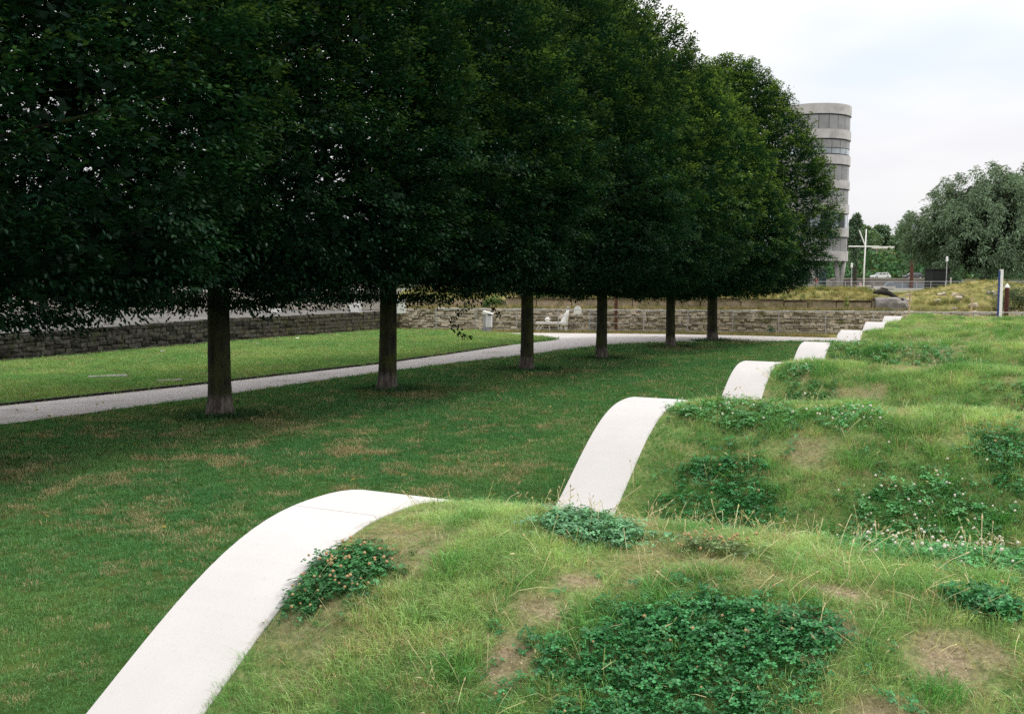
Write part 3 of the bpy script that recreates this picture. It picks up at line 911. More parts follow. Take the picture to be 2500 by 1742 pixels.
# ---- lawn grass
TREES = [(-8.1, 13.3), (-5.45, 18.53), (-2.87, 22.91), (0.41, 27.9), (2.86, 31.83), (5.97, 37.53), (8.34, 41.37)]
TREES[0] = (-8.0, 13.2)
POLY = np.array(near_edge + far_right + island)


def in_poly(px, py, poly):
    inside = np.zeros(px.shape, bool)
    j = len(poly) - 1
    for i in range(len(poly)):
        xi, yi = poly[i]; xj, yj = poly[j]
        c = ((yi > py) != (yj > py)) & (px < (xj - xi) * (py - yi) / (yj - yi + 1e-12) + xi)
        inside ^= c
        j = i
    return inside


def lawn_points(dens_near, falloff, dref, rects):
    out = []
    for (xa, xb, ya, yb) in rects:
        area = (xb - xa) * (yb - ya)
        dm = max(ya, 4.0)
        dens = dens_near * min(1, (dref / dm) ** falloff)
        n = int(area * dens)
        x = rng.uniform(xa, xb, n); y = rng.uniform(ya, yb, n)
        d = np.hypot(x, y)
        p = np.clip((dref / d) ** falloff * dens_near / dens, 0, 1)
        s, t = st_of(x, y)
        k = (rng.random(n) < p) & in_view(x, y, 0 * x) & (t < -0.01) & ~in_poly(x, y, POLY)
        out.append(np.stack([x, y, d], -1)[k])
    return np.concatenate(out)


WALL = [(-20.5, 22.0), (-18.2, 26.4), (-15.89, 30.79), (-14.46, 33.93), (-11.97, 39.91), (-8.78, 45.7), (-6.87, 49.7), (-5.15, 53.95)]
wy = np.array([p[1] for p in WALL]); wx = np.array([p[0] for p in WALL])
g = lawn_points(420, 1.35, 8.0, [(-8, 2, 4.5, 10), (-12, 4, 10, 17), (-16, 6, 17, 26), (-18, 10, 26, 36), (-16, 14, 36, 54)])
x, y, d = g.T
keep = (x > np.interp(y, wy, wx) + 0.1) & (y < 48.9 - .235 * x + 0.2)
x, y, d = x[keep], y[keep], d[keep]
s, t = st_of(x, y)
N_ = len(x)
n1 = fbm(x * .55, y * .55, 5); n2 = fbm(x * 2.0, y * 2.0, 15); n3 = fbm(x * 1.1, y * 1.1, 25)
isl_line = np.interp(y, [0, 20.05, 24.4, 30.14, 33.93, 38.82, 43, 48], [-23.8, -10.38, -7.45, -4.04, -2.26, -.14, 1.9, -1.0])
left = (x < isl_line).astype(float)
verge = (y > 48.2 - .235 * x - 1.5) * (left < .5)
lush = np.clip(0.5 + 1.2 * (n1 - .5), 0, 1)
tint = lerp((0.140, 0.275, 0.082), (0.055, 0.215, 0.068), lush)
tl = lerp((0.27, 0.39, 0.125), (0.135, 0.30, 0.085), np.clip(.5 + 1.5 * (n1 - .5) + .6 * (n2 - .5), 0, 1))
tint = tint * (1 - left[:, None]) + tl * left[:, None]
under = np.exp(-(((x + 3.5) / 4.2) ** 2 + ((y - 14.3) / 4.0) ** 2)) * (1 - left)
dryp = np.clip(sstep(0.58, 0.70, n2) * (0.05 + 0.60 * under) + 0.04 + 0.12 * sstep(.55, .75, n3) * (1 - left), 0, 1)
near_tree = np.zeros(N_)
for (tx, ty) in TREES:
    near_tree = np.maximum(near_tree, np.exp(-(((x - tx - .3) ** 2 + (y - ty + .6) ** 2) / 2.6)))
brown = np.clip(near_tree * 0.8 * sstep(.35, .6, n3), 0, .7)
tint = tint * (1 - brown[:, None]) + np.array([0.15, 0.13, 0.06]) * brown[:, None]
isdry = rng.random(N_) < dryp
tint[isdry] = np.array([0.38, 0.33, 0.18]) * rng.uniform(.7, 1.2, (int(isdry.sum()), 1))
tint[verge.astype(bool)] = lerp((0.14, 0.16, 0.05), (0.34, 0.27, 0.15), np.clip(rng.random(int(verge.sum())) * 1.0, 0, 1))
tint *= rng.uniform(.75, 1.25, (N_, 1))
scl = np.clip((d / 9.0) ** .7, .85, 3.2) * rng.uniform(.75, 1.25, N_) * np.where(isdry, 1.15, 1.0) * np.where(verge, 1.1, 1.0)
rot = np.stack([rng.normal(0, .1, N_), rng.normal(0, .1, N_), rng.uniform(0, 6.283, N_)], -1)
P = np.stack([x, y, np.full(N_, 0.0)], -1)
# longer tufts the mower leaves round each trunk
tp = []
for (tx, ty) in TREES:
    for _ in range(150):
        a = random.uniform(0, 6.283); r = 0.20 + abs(random.gauss(0, 0.28))
        tp.append((tx + .12 + r * 1.25 * math.cos(a), ty + r * math.sin(a), 0))
tp = np.array(tp); nT = len(tp)
P = np.concatenate([P, tp]); tint = np.concatenate([tint, np.array([.03, .10, .028])[None] * rng.uniform(.6, 1.3, (nT, 1))])
scl = np.concatenate([scl, rng.uniform(2.0, 3.8, nT)]); rot = np.concatenate([rot, np.stack([rng.normal(0, .2, nT), rng.normal(0, .2, nT), rng.uniform(0, 6.283, nT)], -1)])
lsrc = [tuft_src(22, 0.06, 0.018, 0.042, 0.0036, 0.8, 400 + k) for k in range(6)]
scatter('lawn_grass', lsrc, P, rot, scl, rng.integers(0, 6, len(P)), tint, [M['grass']])
print('grass tufts', n_mound, N_, 'clover', len(np.concatenate(allS)))

# fallen leaves on the lawn and path
n = 420
fx = rng.uniform(-13, 6, n); fy = rng.uniform(6, 40, n)
sf, tf = st_of(fx, fy)
k = (tf < -.05) & in_view(fx, fy, 0 * fx); fx, fy = fx[k], fy[k]; n = len(fx)
lf = ([(0, 0, 0), (.03, .022, .012), (.075, 0, .004), (.03, -.022, .010)], [(0, 1, 2, 3)], [0])
scatter('fallen_leaves', [lf], np.stack([fx, fy, np.full(n, .035)], -1), np.stack([rng.normal(0, .35, n), rng.normal(0, .35, n), rng.uniform(0, 6.28, n)], -1), rng.uniform(.7, 1.3, n), np.zeros(n, int), np.array([.34, .27, .07])[None] * rng.uniform(.5, 1.3, (n, 1)) * np.array([1, 1, 1])[None], [M['grass']])

# ------------------------------------------------------------------ hornbeams


def leaves_mesh(name, C, D, Nn, L, Wd, tint, mat):
    """diamond leaves: centre-base C, length axis D, normal Nn"""
    n = len(C)
    Sd = np.cross(D, Nn); Sd /= np.linalg.norm(Sd, axis=1, keepdims=True) + 1e-9
    L = L[:, None]; Wd = Wd[:, None]
    v = np.empty((n, 4, 3), np.float32)
    v[:, 0] = C; v[:, 1] = C + D * L * .48 + Sd * Wd * .5 + Nn * Wd * .12
    v[:, 2] = C + D * L - Nn * L * .10; v[:, 3] = C + D * L * .48 - Sd * Wd * .5 + Nn * Wd * .12
    F = np.arange(n * 4).reshape(n, 4)
    return np_mesh(name, v.reshape(-1, 3), F, mat, tint=np.repeat(tint, 4, axis=0))


PROF_Z = np.array([2.25, 2.45, 2.85, 3.5, 4.6, 6.0, 7.5, 8.8, 10.1, 11.2, 11.8, 12.1])
PROF_R = np.array([1.5, 2.8, 3.6, 4.2, 4.5, 4.4, 4.0, 3.4, 2.55, 1.6, 0.85, 0.1])


def unit(v): return v / (np.linalg.norm(v, axis=-1, keepdims=True) + 1e-9)


def crown_mesh(seed, fresh_lit, nsp=3300, per=66):
    small = 0.80 if fresh_lit < .6 else 1.0
    per = 80 if fresh_lit < .6 else per
    r_ = np.random.default_rng(seed)
    # spray centres on the lumpy shell, area-weighted over height
    zz = r_.uniform(2.28, 12.0, nsp * 6)
    rr = np.interp(zz, PROF_Z, PROF_R)
    k = r_.random(len(zz)) < (rr + .4) / 5.3
    zz, rr = zz[k][:nsp], rr[k][:nsp]
    n = len(zz)
    az = r_.uniform(0, 2 * np.pi, n)
    lump = 1.02 + 0.17 * (fbm(np.cos(az) * 2.6 + 40, np.sin(az) * 2.6 + zz * 0.45, seed, 3) - 0.5) * 2 + 0.07 * np.sin(az * 6 + seed + zz * .3) * sstep(3.5, 8, zz)
    depth = np.where(r_.random(n) < 0.72, r_.uniform(0.86, 1.0, n), r_.uniform(0.5, 0.86, n))
    R0 = rr * lump * depth
    C = np.stack([np.cos(az) * R0, np.sin(az) * R0, zz + r_.normal(0, .05, n)], -1)
    up = sstep(3.0, 10.5, zz) * 1.5 + r_.normal(0.05, .22, n) - 0.15 * sstep(3.2, 2.0, zz)
    out = np.stack([np.cos(az), np.sin(az), up], -1)
    out = unit(out + r_.normal(0, .22, (n, 3)))
    side = unit(np.cross(out, np.array([0, 0, 1.0])[None]))
    nrm = unit(np.cross(side, out))
    # leaves of each spray lie in its plane along alternate twigs
    u = r_.uniform(-0.32, 0.34, (n, per)); w = r_.normal(0, 0.16, (n, per)) * (1.05 - .6 * np.abs(u) / .36)
    w = np.clip(w, -.6, .6)
    h = r_.normal(0, 0.05, (n, per)) - 0.18 * (u.clip(0) ** 2) - 0.25 * w ** 2
    P = C[:, None] + out[:, None] * u[..., None] + side[:, None] * w[..., None] + nrm[:, None] * h[..., None]
    D = unit(out[:, None] * 0.8 + side[:, None] * np.sign(w)[..., None] * r_.uniform(.3, 1.2, (n, per, 1)) + r_.normal(0, .25, (n, per, 3)) + np.array([0, 0, -.22]))
    Nn = unit(nrm[:, None] + r_.normal(0, .33, (n, per, 3)))
    L = r_.uniform(.07, .115, (n, per)) * small; Wd = L * r_.uniform(.48, .62, (n, per))
    # young shoots are yellower
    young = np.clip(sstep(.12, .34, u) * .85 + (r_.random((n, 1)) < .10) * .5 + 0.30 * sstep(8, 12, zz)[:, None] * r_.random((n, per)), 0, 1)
    young *= (sstep(3.0, 6.5, zz)[:, None] * .8 + .2) * fresh_lit
    base = np.array([0.0085, 0.036, 0.0165]) * (.8 + .45 * fresh_lit); yng = np.array([0.130, 0.215, 0.048])  # base leaves also darkened on left crowns, putting lens vignetting into the colour
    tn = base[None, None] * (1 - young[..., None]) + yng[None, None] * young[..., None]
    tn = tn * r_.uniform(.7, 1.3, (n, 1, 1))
    P, D, Nn, L, Wd, tn = P.reshape(-1, 3), D.reshape(-1, 3), Nn.reshape(-1, 3), L.ravel(), Wd.ravel(), tn.reshape(-1, 3)
    # big shade leaves inside keep the crown opaque
    m = 18500
    zi = np.where(r_.random(m) < .22, r_.uniform(2.55, 3.6, m), r_.uniform(2.9, 11.4, m)); ri = np.interp(zi, PROF_Z, PROF_R) * r_.uniform(.3, .84, m) ; ai = r_.uniform(0, 6.283, m)
    Pi = np.stack([np.cos(ai) * ri, np.sin(ai) * ri, zi], -1)
    Di = unit(r_.normal(0, 1, (m, 3)) * np.array([1, 1, .5])); Ni = unit(r_.normal(0, 1, (m, 3)) + np.array([0, 0, .4]))
    Li = r_.uniform(.13, .23, m)
    P = np.concatenate([P, Pi]); D = np.concatenate([D, Di]); Nn = np.concatenate([Nn, Ni]); L = np.concatenate([L, Li]); Wd = np.concatenate([Wd, Li * .6])
    tn = np.concatenate([tn, np.tile(base * .9, (m, 1))])
    # hanging leafy tips along the underside
    m = 5200
    ai = r_.uniform(0, 6.283, m); ri = r_.uniform(.4, 4.3, m)
    zi = np.interp(ri, [0, 1.6, 2.9, 3.8, 4.4], [2.3, 2.3, 2.5, 2.9, 3.4]) - np.abs(r_.normal(0, .08, m)) - .20 * sstep(.55, .75, fbm(np.cos(ai) * ri * 1.3 + 9, np.sin(ai) * ri * 1.3 + 9, seed + 3)) * r_.random(m)
    Pi = np.stack([np.cos(ai) * ri, np.sin(ai) * ri, zi], -1)
    Di = unit(np.stack([np.cos(ai) * .6, np.sin(ai) * .6, np.full(m, -.8)], -1) + r_.normal(0, .35, (m, 3)))
    Ni = unit(r_.normal(0, .6, (m, 3)) + np.array([0, 0, 1]))
    Li = r_.uniform(.065, .10, m) * small
    P = np.concatenate([P, Pi]); D = np.concatenate([D, Di]); Nn = np.concatenate([Nn, Ni]); L = np.concatenate([L, Li]); Wd = np.concatenate([Wd, Li * .55])
    tn = np.concatenate([tn, np.tile(base, (m, 1))])
    return leaves_mesh('crown', P, D, Nn, L, Wd, tn, M['leaf'])


def trunk_mesh(seed, r0=0.20):
    rs = random.Random(seed)
    zs = [-0.05, 0.0, 0.04, 0.10, 0.2, 0.4, 0.7, 1.1, 1.6, 2.2, 3.0, 4.2, 5.6, 7.2, 9.0, 10.8]
    rs_ = [1.62, 1.56, 1.42, 1.27, 1.15, 1.07, 1.02, 1.0, .97, .95, .88, .75, .6, .44, .27, .10]
    n = 20
    V, Fc = [], []
    ph = [rs.uniform(0, 6.28) for _ in range(3)]
    for i, (z, k) in enumerate(zip(zs, rs_)):
        fl = max(0, 1 - z / .45)
        for j in range(n):
            a = 2 * math.pi * j / n
            rr = r0 * k * (1 + .035 * math.sin(3 * a + ph[0] + z * .4) + .02 * math.sin(7 * a + ph[1]) + fl * .10 * math.sin(5 * a + ph[2]))
            V.append((rr * math.cos(a) + .02 * math.sin(z * .9 + ph[0]), rr * math.sin(a) + .02 * math.cos(z * .8 + ph[1]), z))
    for i in range(len(zs) - 1):
        for j in range(n):
            Fc.append((i * n + j, i * n + (j + 1) % n, (i + 1) * n + (j + 1) % n, (i + 1) * n + j))
    me = bpy.data.meshes.new('trunk'); me.from_pydata(V, [], Fc); me.materials.append(M['bark'])
    me.polygons.foreach_set('use_smooth', [True] * len(Fc)); me.update()
    return me


def branch_mesh(seed):
    rs = random.Random(seed)
    m = MB()
    for k in range(26):
        z0 = 2.75 + k * .25 + rs.uniform(-.1, .1)
        a = k * 2.4 + rs.uniform(-.3, .3)
        L = min(4.2, float(np.interp(z0 + 1.2, PROF_Z, PROF_R)) * .85)
        pts, rad = [], []
        for q in (0, .3, .65, 1.0):
            rr = L * q
            pts.append((math.cos(a + .15 * q) * rr, math.sin(a + .15 * q) * rr, z0 + (0.25 + .13 * k * .3) * q * L * .35 + .2 * q * q))
            rad.append(.055 * (1 - .82 * q) * (1 - k * .012))
        m.tube(pts, rad, 6, cap=False)
    return m.mesh('branch', M['bark'])


crowns = [crown_mesh(60, .35), crown_mesh(61, .45), crown_mesh(62, 1.0), crown_mesh(63, 1.15)]  # first two: fewer young shoots, plus corner falloff painted into darker leaves
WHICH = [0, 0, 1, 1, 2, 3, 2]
trunks = [trunk_mesh(5 + k) for k in range(3)]
branches = [branch_mesh(30 + k) for k in range(2)]
TLAB = ['dark hornbeam at the left edge, only its low crown in view, trunk out of frame',
        'hornbeam with the thickest trunk, nearest of those standing on the lawn',
        'second hornbeam trunk along the row, in front of the dark stone wall end',
        'third hornbeam trunk along the row, beside the white painted figures',
        'fourth hornbeam trunk along the row, between white arched board and rusty post',
        'fifth hornbeam along the row, with a pale foot close to the gravel path',
        'last hornbeam of the row, broad crown in front of the round tower']
TS = [(1.0, 1.08, 1.08, -.46), (1.02, 1.06, 1.06, -.24), (1.0, 1.05, 1.05, -.18), (.9, 1.0, 1.02, 0), (.86, .97, .96, 0), (.84, .93, .875, 0), (1.03, 0.98, .96, -.12)]
for i, (tx, ty) in enumerate(TREES):
    root = tag(empty('hornbeam_tree', (tx, ty, 0)), TLAB[i], 'tree', 'hornbeams in a row along the gravel path')
    tr = link('trunk', trunks[i % 3], root); tr.rotation_euler = (0, 0, 1.3 * i); tr.scale = (TS[i][0], TS[i][0], 1)
    br = link('branch', branches[i % 2], root); br.rotation_euler = (0, 0, 2.1 * i)
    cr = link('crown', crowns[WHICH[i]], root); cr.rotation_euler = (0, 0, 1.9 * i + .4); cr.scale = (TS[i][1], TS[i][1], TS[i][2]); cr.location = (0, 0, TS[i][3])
    if i == 6: cr.location = (0.40, 0, TS[i][3])
    if i == 3:
        # one long twig with reddish leaves hangs clear of this crown
        b = MB()
        tw = [(-1.0, -1.5, 2.25), (-1.35, -1.55, 2.0), (-1.75, -1.6, 1.75), (-2.0, -1.6, 1.45), (-1.75, -1.6, 1.15), (-1.5, -1.6, 1.05)]
        b.tube(tw, [.012, .010, .008, .006, .005, .003], 5)
        b.tube([(-1.2, -1.5, 2.2), (-1.0, -1.55, 1.85), (-.75, -1.6, 1.62)], [.01, .007, .004], 5)
        hb = b.build('hanging_twig', M['bark'], root)
        CC, n = [], 170
        for _ in range(n):
            if random.random() < .62:
                q = random.uniform(0.8, len(tw) - 1.01); k = int(q); f_ = q - k
                p = Vector(tw[k]).lerp(Vector(tw[k + 1]), f_)
            else:
                q = random.random(); p = Vector((-1.2, -1.5, 2.2)).lerp(Vector((-.7, -1.6, 1.6)), q)
            CC.append(p + Vector((random.gauss(0, .07), random.gauss(0, .07), random.gauss(0, .05))))
        CC = np.array(CC); r_ = np.random.default_rng(5)
        DD = unit(r_.normal(0, .6, (n, 3)) + np.array([0, 0, -.8])); NN = unit(r_.normal(0, 1, (n, 3)))
        LL = r_.uniform(.08, .12, n)
        tn = np.where(r_.random((n, 1)) < .25, np.array([.10, .045, .03])[None], np.array([.022, .06, .022])[None])
        link('leaves', leaves_mesh('leaves', CC, DD, NN, LL, LL * .55, tn, M['leaf']), hb)

# ------------------------------------------------------------------ left stone wall
def stone_meshes(mat, n, seed):
    out = []
    rs = random.Random(seed)
    for k in range(n):
        bm = bmesh.new()
        bmesh.ops.create_cube(bm, size=1.0)
        for v in bm.verts:
            v.co += Vector((rs.uniform(-.05, .05), rs.uniform(-.10, .10), rs.uniform(-.07, .07)))
        bmesh.ops.bevel(bm, geom=list(bm.edges), offset=0.09, segments=1, affect='EDGES')
        me = bpy.data.meshes.new('stone'); bm.to_mesh(me); bm.free(); me.materials.append(mat)
        out.append(me)
    return out


def lay_stones(parent, poly, heights, courses, lmin, lmax, thick, meshes_fn, limit, core_mat, jit=0.02, top_fn=None, zj=0.10, seed=1, base=-0.03):
    """courses of single stones along a polyline (front face on the polyline's right side, towards the viewer)"""
    rs = random.Random(seed)
    seglen = [math.dist(a, b) for a, b in zip(poly[:-1], poly[1:])]
    cum = [0]
    for l in seglen: cum.append(cum[-1] + l)
    total = cum[-1]

    def at(q):
        q = min(max(q, 0), total - 1e-6)
        for i, l in enumerate(seglen):
            if q <= cum[i + 1]:
                f_ = (q - cum[i]) / l
                a, b = poly[i], poly[i + 1]
                h = heights[i] + (heights[i + 1] - heights[i]) * f_
                return a[0] + (b[0] - a[0]) * f_, a[1] + (b[1] - a[1]) * f_, math.atan2(b[1] - a[1], b[0] - a[0]), h
    stones = []
    for c in range(courses):
        q = rs.uniform(-.2, 0)
        while q < total:
            l = rs.uniform(lmin, lmax) * (1.25 if c == courses - 1 else 1)
            x_, y_, a_, h = at(q + l / 2)
            ch = (h - base) / courses
            zc = base + ch * (c + .5)
            px = 995.0 * l / max(1.0, math.hypot(x_, y_))
            stones.append((px, x_, y_, zc + rs.uniform(-zj, zj) * ch, a_ + rs.uniform(-zj, zj) * .3, l, ch * rs.uniform(1 - zj, 1 + zj * .6), rs.uniform(-jit, jit), rs.uniform(.86, .97), q + l / 2))
            q += l
    h_top = lambda q: at(q)[3]
    order = sorted(range(len(stones)), key=lambda i: -stones[i][0])
    first = set(order[:limit])
    rest = {}
    for i, (px, x_, y_, zc, a_, l, ch, j, kk, q) in enumerate(stones):
        nx, ny = math.sin(a_), -math.cos(a_)
        dep = thick
        cx_, cy_ = x_ - nx * (dep / 2) + nx * j, y_ - ny * (dep / 2) + ny * j
        ms = meshes_fn(q / total) if not (top_fn and zc > h_top(q) - ch * .6) else top_fn
        if i in first:
            o = link('stone', ms[i % len(ms)], parent)
            o.location = (cx_ - parent.location.x, cy_ - parent.location.y, zc - parent.location.z)
            o.rotation_euler = (0, 0, a_)
            o.scale = (l * .965, dep, ch * kk)
        else:
            rest.setdefault(ms[0].materials[0].name, MB()).box((cx_, cy_, zc), (l * .95, dep, ch * .9), a_)
    return stones, rest, at, total


sd_ = stone_meshes(M['stone_dark'], 6, 1); st_ = stone_meshes(M['stone_tan'], 6, 2); sm_ = stone_meshes(M['stone_mid'], 6, 3)
wall = tag(empty('stone_wall', (-12, 40, 0)), 'low dark weathered stone wall of rough courses behind the left lawn', 'wall')
WH = [.80, .80, .82, .90, .98, .98, .97, 1.02]


def pick(q):
    k = q * 2.6 - 1.15 + random.gauss(0, .22)
    return sd_ if k < .45 else sm_ if k < 1.25 else st_


stones, rest, at_, tot = lay_stones(wall, WALL, WH, 6, .24, .46, .28, pick, 300, M['mortar'], seed=4)
for mn, rb in rest.items():
    o = rb.build('far_stones', bpy.data.materials[mn], None)
    o.parent = wall; o.matrix_parent_inverse = Matrix.Translation((12, -40, 0)); o['kind'] = 'stuff'
core = MB()
for (a, b, h0, h1) in zip(WALL[:-1], WALL[1:], WH[:-1], WH[1:]):
    L = math.dist(a, b); an = math.atan2(b[1] - a[1], b[0] - a[0]); nx, ny = math.sin(an), -math.cos(an)
    vs = []
    for (p, h) in ((a, h0), (b, h1)):
        for off in (-.035, -.55):
            for zz in (-.05, h - .03):
                vs.append((p[0] + nx * off, p[1] + ny * off, zz))
    core.add(vs, [(0, 1, 5, 4), (2, 6, 7, 3), (1, 3, 7, 5), (0, 4, 6, 2), (0, 2, 3, 1), (4, 5, 7, 6)])
o = core.build('mortar_core', M['mortar']); o.parent = wall; o.matrix_parent_inverse = Matrix.Translation((12, -40, 0))
# raised paved yard behind the wall and the pale concrete wall at its back
yard = [(p[0] - .5, p[1] + .25) for p in WALL] + [(-5.2, 56.9), (-90, 56.9), (-90, 22)]
tag(sheet('yard', yard, 0.86, M['paving']), kind='structure')
m = MB(); m.box((-33.5, 56.6, 1.38), (57, .3, 1.05))
pw = m.build('concrete_wall', M['cap'], None, bevel=.02)
tag(pw, 'long pale concrete wall at the back of the yard, glimpsed through the leaves', 'wall')


def block(name, loc, size, rz, mats, label, cat, bevel=.015, group=None):
    b = MB(); b.box((0, 0, size[2] / 2), size, rz)
    o = b.build(name, mats, None, bevel=bevel); o.location = loc
    return tag(o, label, cat, group)


block('concrete_pillar', (-15.25, 37.6, .86), (.34, .36, 1.25), .75, M['grey_concrete'], 'pale square concrete pillar rising behind the dark stone wall', 'pillar')
block('gate_post', (-5.62, 50.4, .86), (.46, .4, .80), .2, M['white'], 'white block right behind the far end of the stone wall', 'gate post', group='white blocks behind the stone wall')
block('gate_post', (-8.0, 50.9, .86), (.6, .4, 1.2), .2, M['white'], 'taller white block behind the stone wall, half hidden by hanging leaves', 'gate post', group='white blocks behind the stone wall')
block('low_kerb', (-12.6, 51.5, .86), (1.3, .25, .2), .1, M['white'], 'low white bar lying in the yard behind the stone wall', 'kerb')

# ------------------------------------------------------------------ bank with the old rubble walls behind the railing
UX, UY = 0.9735, -0.2288
NX, NY = 0.2288, 0.9735


def ab(a, b, z=0.0):
    return (UX * a + NX * b, 48.9 + UY * a + NY * b, z)


def bank_z(a, b):
    a = np.asarray(a, float); b = np.asarray(b, float)
    left = sstep(17.5, 19.0, a)            # 0 left part with two tiers, 1 rubble slope
    z1 = np.where(b < 3.2, 1.05 + .04 * (b - 1.8), 1.50 + 0.50 * sstep(3.2, 5.6, b) - .32 * sstep(7.0, 10, b))
    z2 = 0.95 + 0.80 * sstep(1.9, 5.2, b)
    z = z1 * (1 - left) + z2 * left
    z = z + 0.80 * np.exp(-(((a - 23.5) / 2.9) ** 2 + ((b - 9.0) / 2.6) ** 2))
    z = z + 0.14 * (fbm(a * .7, b * .7, 8) - .5)
    return np.where(b > 9.5, np.minimum(z, 1.74) * sstep(10.5, 9.5, b) + 1.70 * (1 - sstep(10.5, 9.5, b)), z) if True else z


ag = np.arange(-7.5, 45, .4); bg = np.array([1.9, 2.3, 2.7, 3.18, 3.22, 3.6, 4, 4.5, 5, 5.6, 6.2, 7, 8, 9, 10, 11, 14, 18, 24])
A_, B_ = np.meshgrid(ag, bg, indexing='ij')
Zb = bank_z(A_, B_)
V = np.stack([UX * A_ + NX * B_, 48.9 + UY * A_ + NY * B_, Zb], -1).reshape(-1, 3)
na, nb = A_.shape; idx = np.arange(na * nb).reshape(na, nb)
F = np.stack([idx[:-1, :-1], idx[1:, :-1], idx[1:, 1:], idx[:-1, 1:]], -1).reshape(-1, 4)
tag(link('bank', np_mesh('bank', V, F, M['bank'], smooth=True)), kind='structure')

# lower rubble wall
rw_poly = [ab(a, 1.78)[:2] for a in (-7.0, 0, 6, 12, 18, 24)]
rubble_wall = tag(empty('rubble_wall', (6, 49, 0)), 'old tan rubble stone wall behind the wire railing, topped by white stones', 'wall')
ru = stone_meshes(M['rubble'], 8, 9)
_, rest, _, _ = lay_stones(rubble_wall, rw_poly, [1.07] * 6, 8, .11, .44, .26, lambda q: ru, 300, M['mortar'], jit=.05, zj=.32, top_fn=stone_meshes(M['cap'], 5, 19), seed=12, base=-.03)
for mn, rb in rest.items():
    o = rb.build('far_stones', bpy.data.materials[mn]); o.parent = rubble_wall; o.matrix_parent_inverse = Matrix.Translation((-6, -49, 0)); o['kind'] = 'stuff'
c = MB(); p0, p1 = ab(-7, 1.95), ab(24, 1.95)
c.box((*ab(8.5, 1.94)[:2], .5), (31, .24, 1.06), math.atan2(UY, UX))
o = c.build('mortar_core', M['rubble_core']); o.parent = rubble_wall; o.matrix_parent_inverse = Matrix.Translation((-6, -49, 0))
# upper wall of slabs under an overhanging coping, its dark tone standing in for the shadow below
upper = tag(empty('slab_wall', ab(3, 3.2, 1.05)), 'upper tan slab wall with dark crumbling coping under the grass', 'wall')
a = -6.8
rs = random.Random(3)
while a < 17.2:
    l = rs.uniform(.7, 2.2)
    b = MB(); h = rs.uniform(.42, .5)
    b.box((0, 0, h / 2), (l - .03, .2, h))
    o = b.build('slab', M['slab'], upper, bevel=.02)
    w = Vector(ab(a + l / 2, 3.12 + rs.uniform(-.03, .03), 1.06)) - Vector(ab(3, 3.2, 1.05))
    o.location = w; o.rotation_euler = (rs.uniform(-.05, .02), 0, math.atan2(UY, UX))
    if a > -1.5:
        b = MB(); b.box((0, 0, .04), (l - .015, .34, .075))
        o = b.build('coping_stone', M['coping'], upper, bevel=.015)
        o.location = w + Vector((0, 0, h + .012)); o.rotation_euler = (0, rs.uniform(-.015, .015), math.atan2(UY, UX) + rs.uniform(-.02, .02))
    a += l
# concrete lump and scrap log at the wall's right end
bm = bmesh.new(); bmesh.ops.create_icosphere(bm, subdivisions=3, radius=1)
for v in bm.verts:
    n_ = float(fbm(v.co.x * 2 + 5, v.co.y * 2 + v.co.z * 3 + 5, 4)) - .5
    v.co *= 1 + .5 * n_
    v.co.x = max(-.8, min(.8, v.co.x)); v.co.z = max(-.6, min(.62, v.co.z))
    v.co = Vector((v.co.x * .95, v.co.y * .7, v.co.z * .75))
me = bpy.data.meshes.new('concrete_lump'); bm.to_mesh(me); bm.free(); me.materials.append(M['lump'])
o = link('concrete_lump', me); o.location = ab(17.9, 3.3, 1.25)
tag(o, 'rough grey lump of broken concrete at the end of the slab wall', 'rubble')
b = MB(); b.tube([(-.55, 0, .12), (-.2, .05, .17), (.2, 0, .08), (.6, -.05, -.12)], [.06, .15, .13, .07], 8); b.tube([(-.3, .1, .05), (-.1, .1, .3), (.15, 0, .25)], [.08, .10, .05], 7)
o = b.build('tree_stump', M['bark_far'], None, smooth=True); o.location = ab(17.7, 3.5, 1.82)
tag(o, 'dark rotten log lying on top of the broken concrete lump', 'log')
for i in range(30):
    a_, b_ = random.uniform(18.6, 27), random.uniform(2.0, 5.6)
    o = link('rubble_stone', ru[i % 8]); o.location = ab(a_, b_, float(bank_z(a_, b_)) + .03)
    k = random.uniform(.14, .30); o.scale = (k * 1.3, k, k * .7); o.rotation_euler = (random.uniform(-.3, .3), random.uniform(-.3, .3), random.uniform(0, 6))
    tag(o, 'loose pale rubble stone on the weedy slope right of the concrete lump', 'stone', 'loose stones on the rubble slope')

# railing of three wires on thin posts
rail = tag(empty('wire_railing', ab(0, 0, 0)), 'grey wire railing of thin posts along the far side of the cross path', 'railing')
ORG = Vector(ab(0, 0, 0))


def rab(a, b, z): return Vector(ab(a, b, z)) - ORG


for a_ in np.arange(-3.9, 40, 2.07):
    b = MB(); b.tube([rab(a_, 0, -.05), rab(a_, 0, 1.13)], .022, 8)
    b.build('post', M['steel'], rail)
for zz, rr in ((1.12, .021), (.80, .010), (.48, .010), (.17, .008)):
    b = MB(); b.tube([rab(-3.9, -.02, zz), rab(39, -.02, zz)], rr, 6)
    b.build('top_rail' if zz > 1 else 'wire', M['steel'], rail)

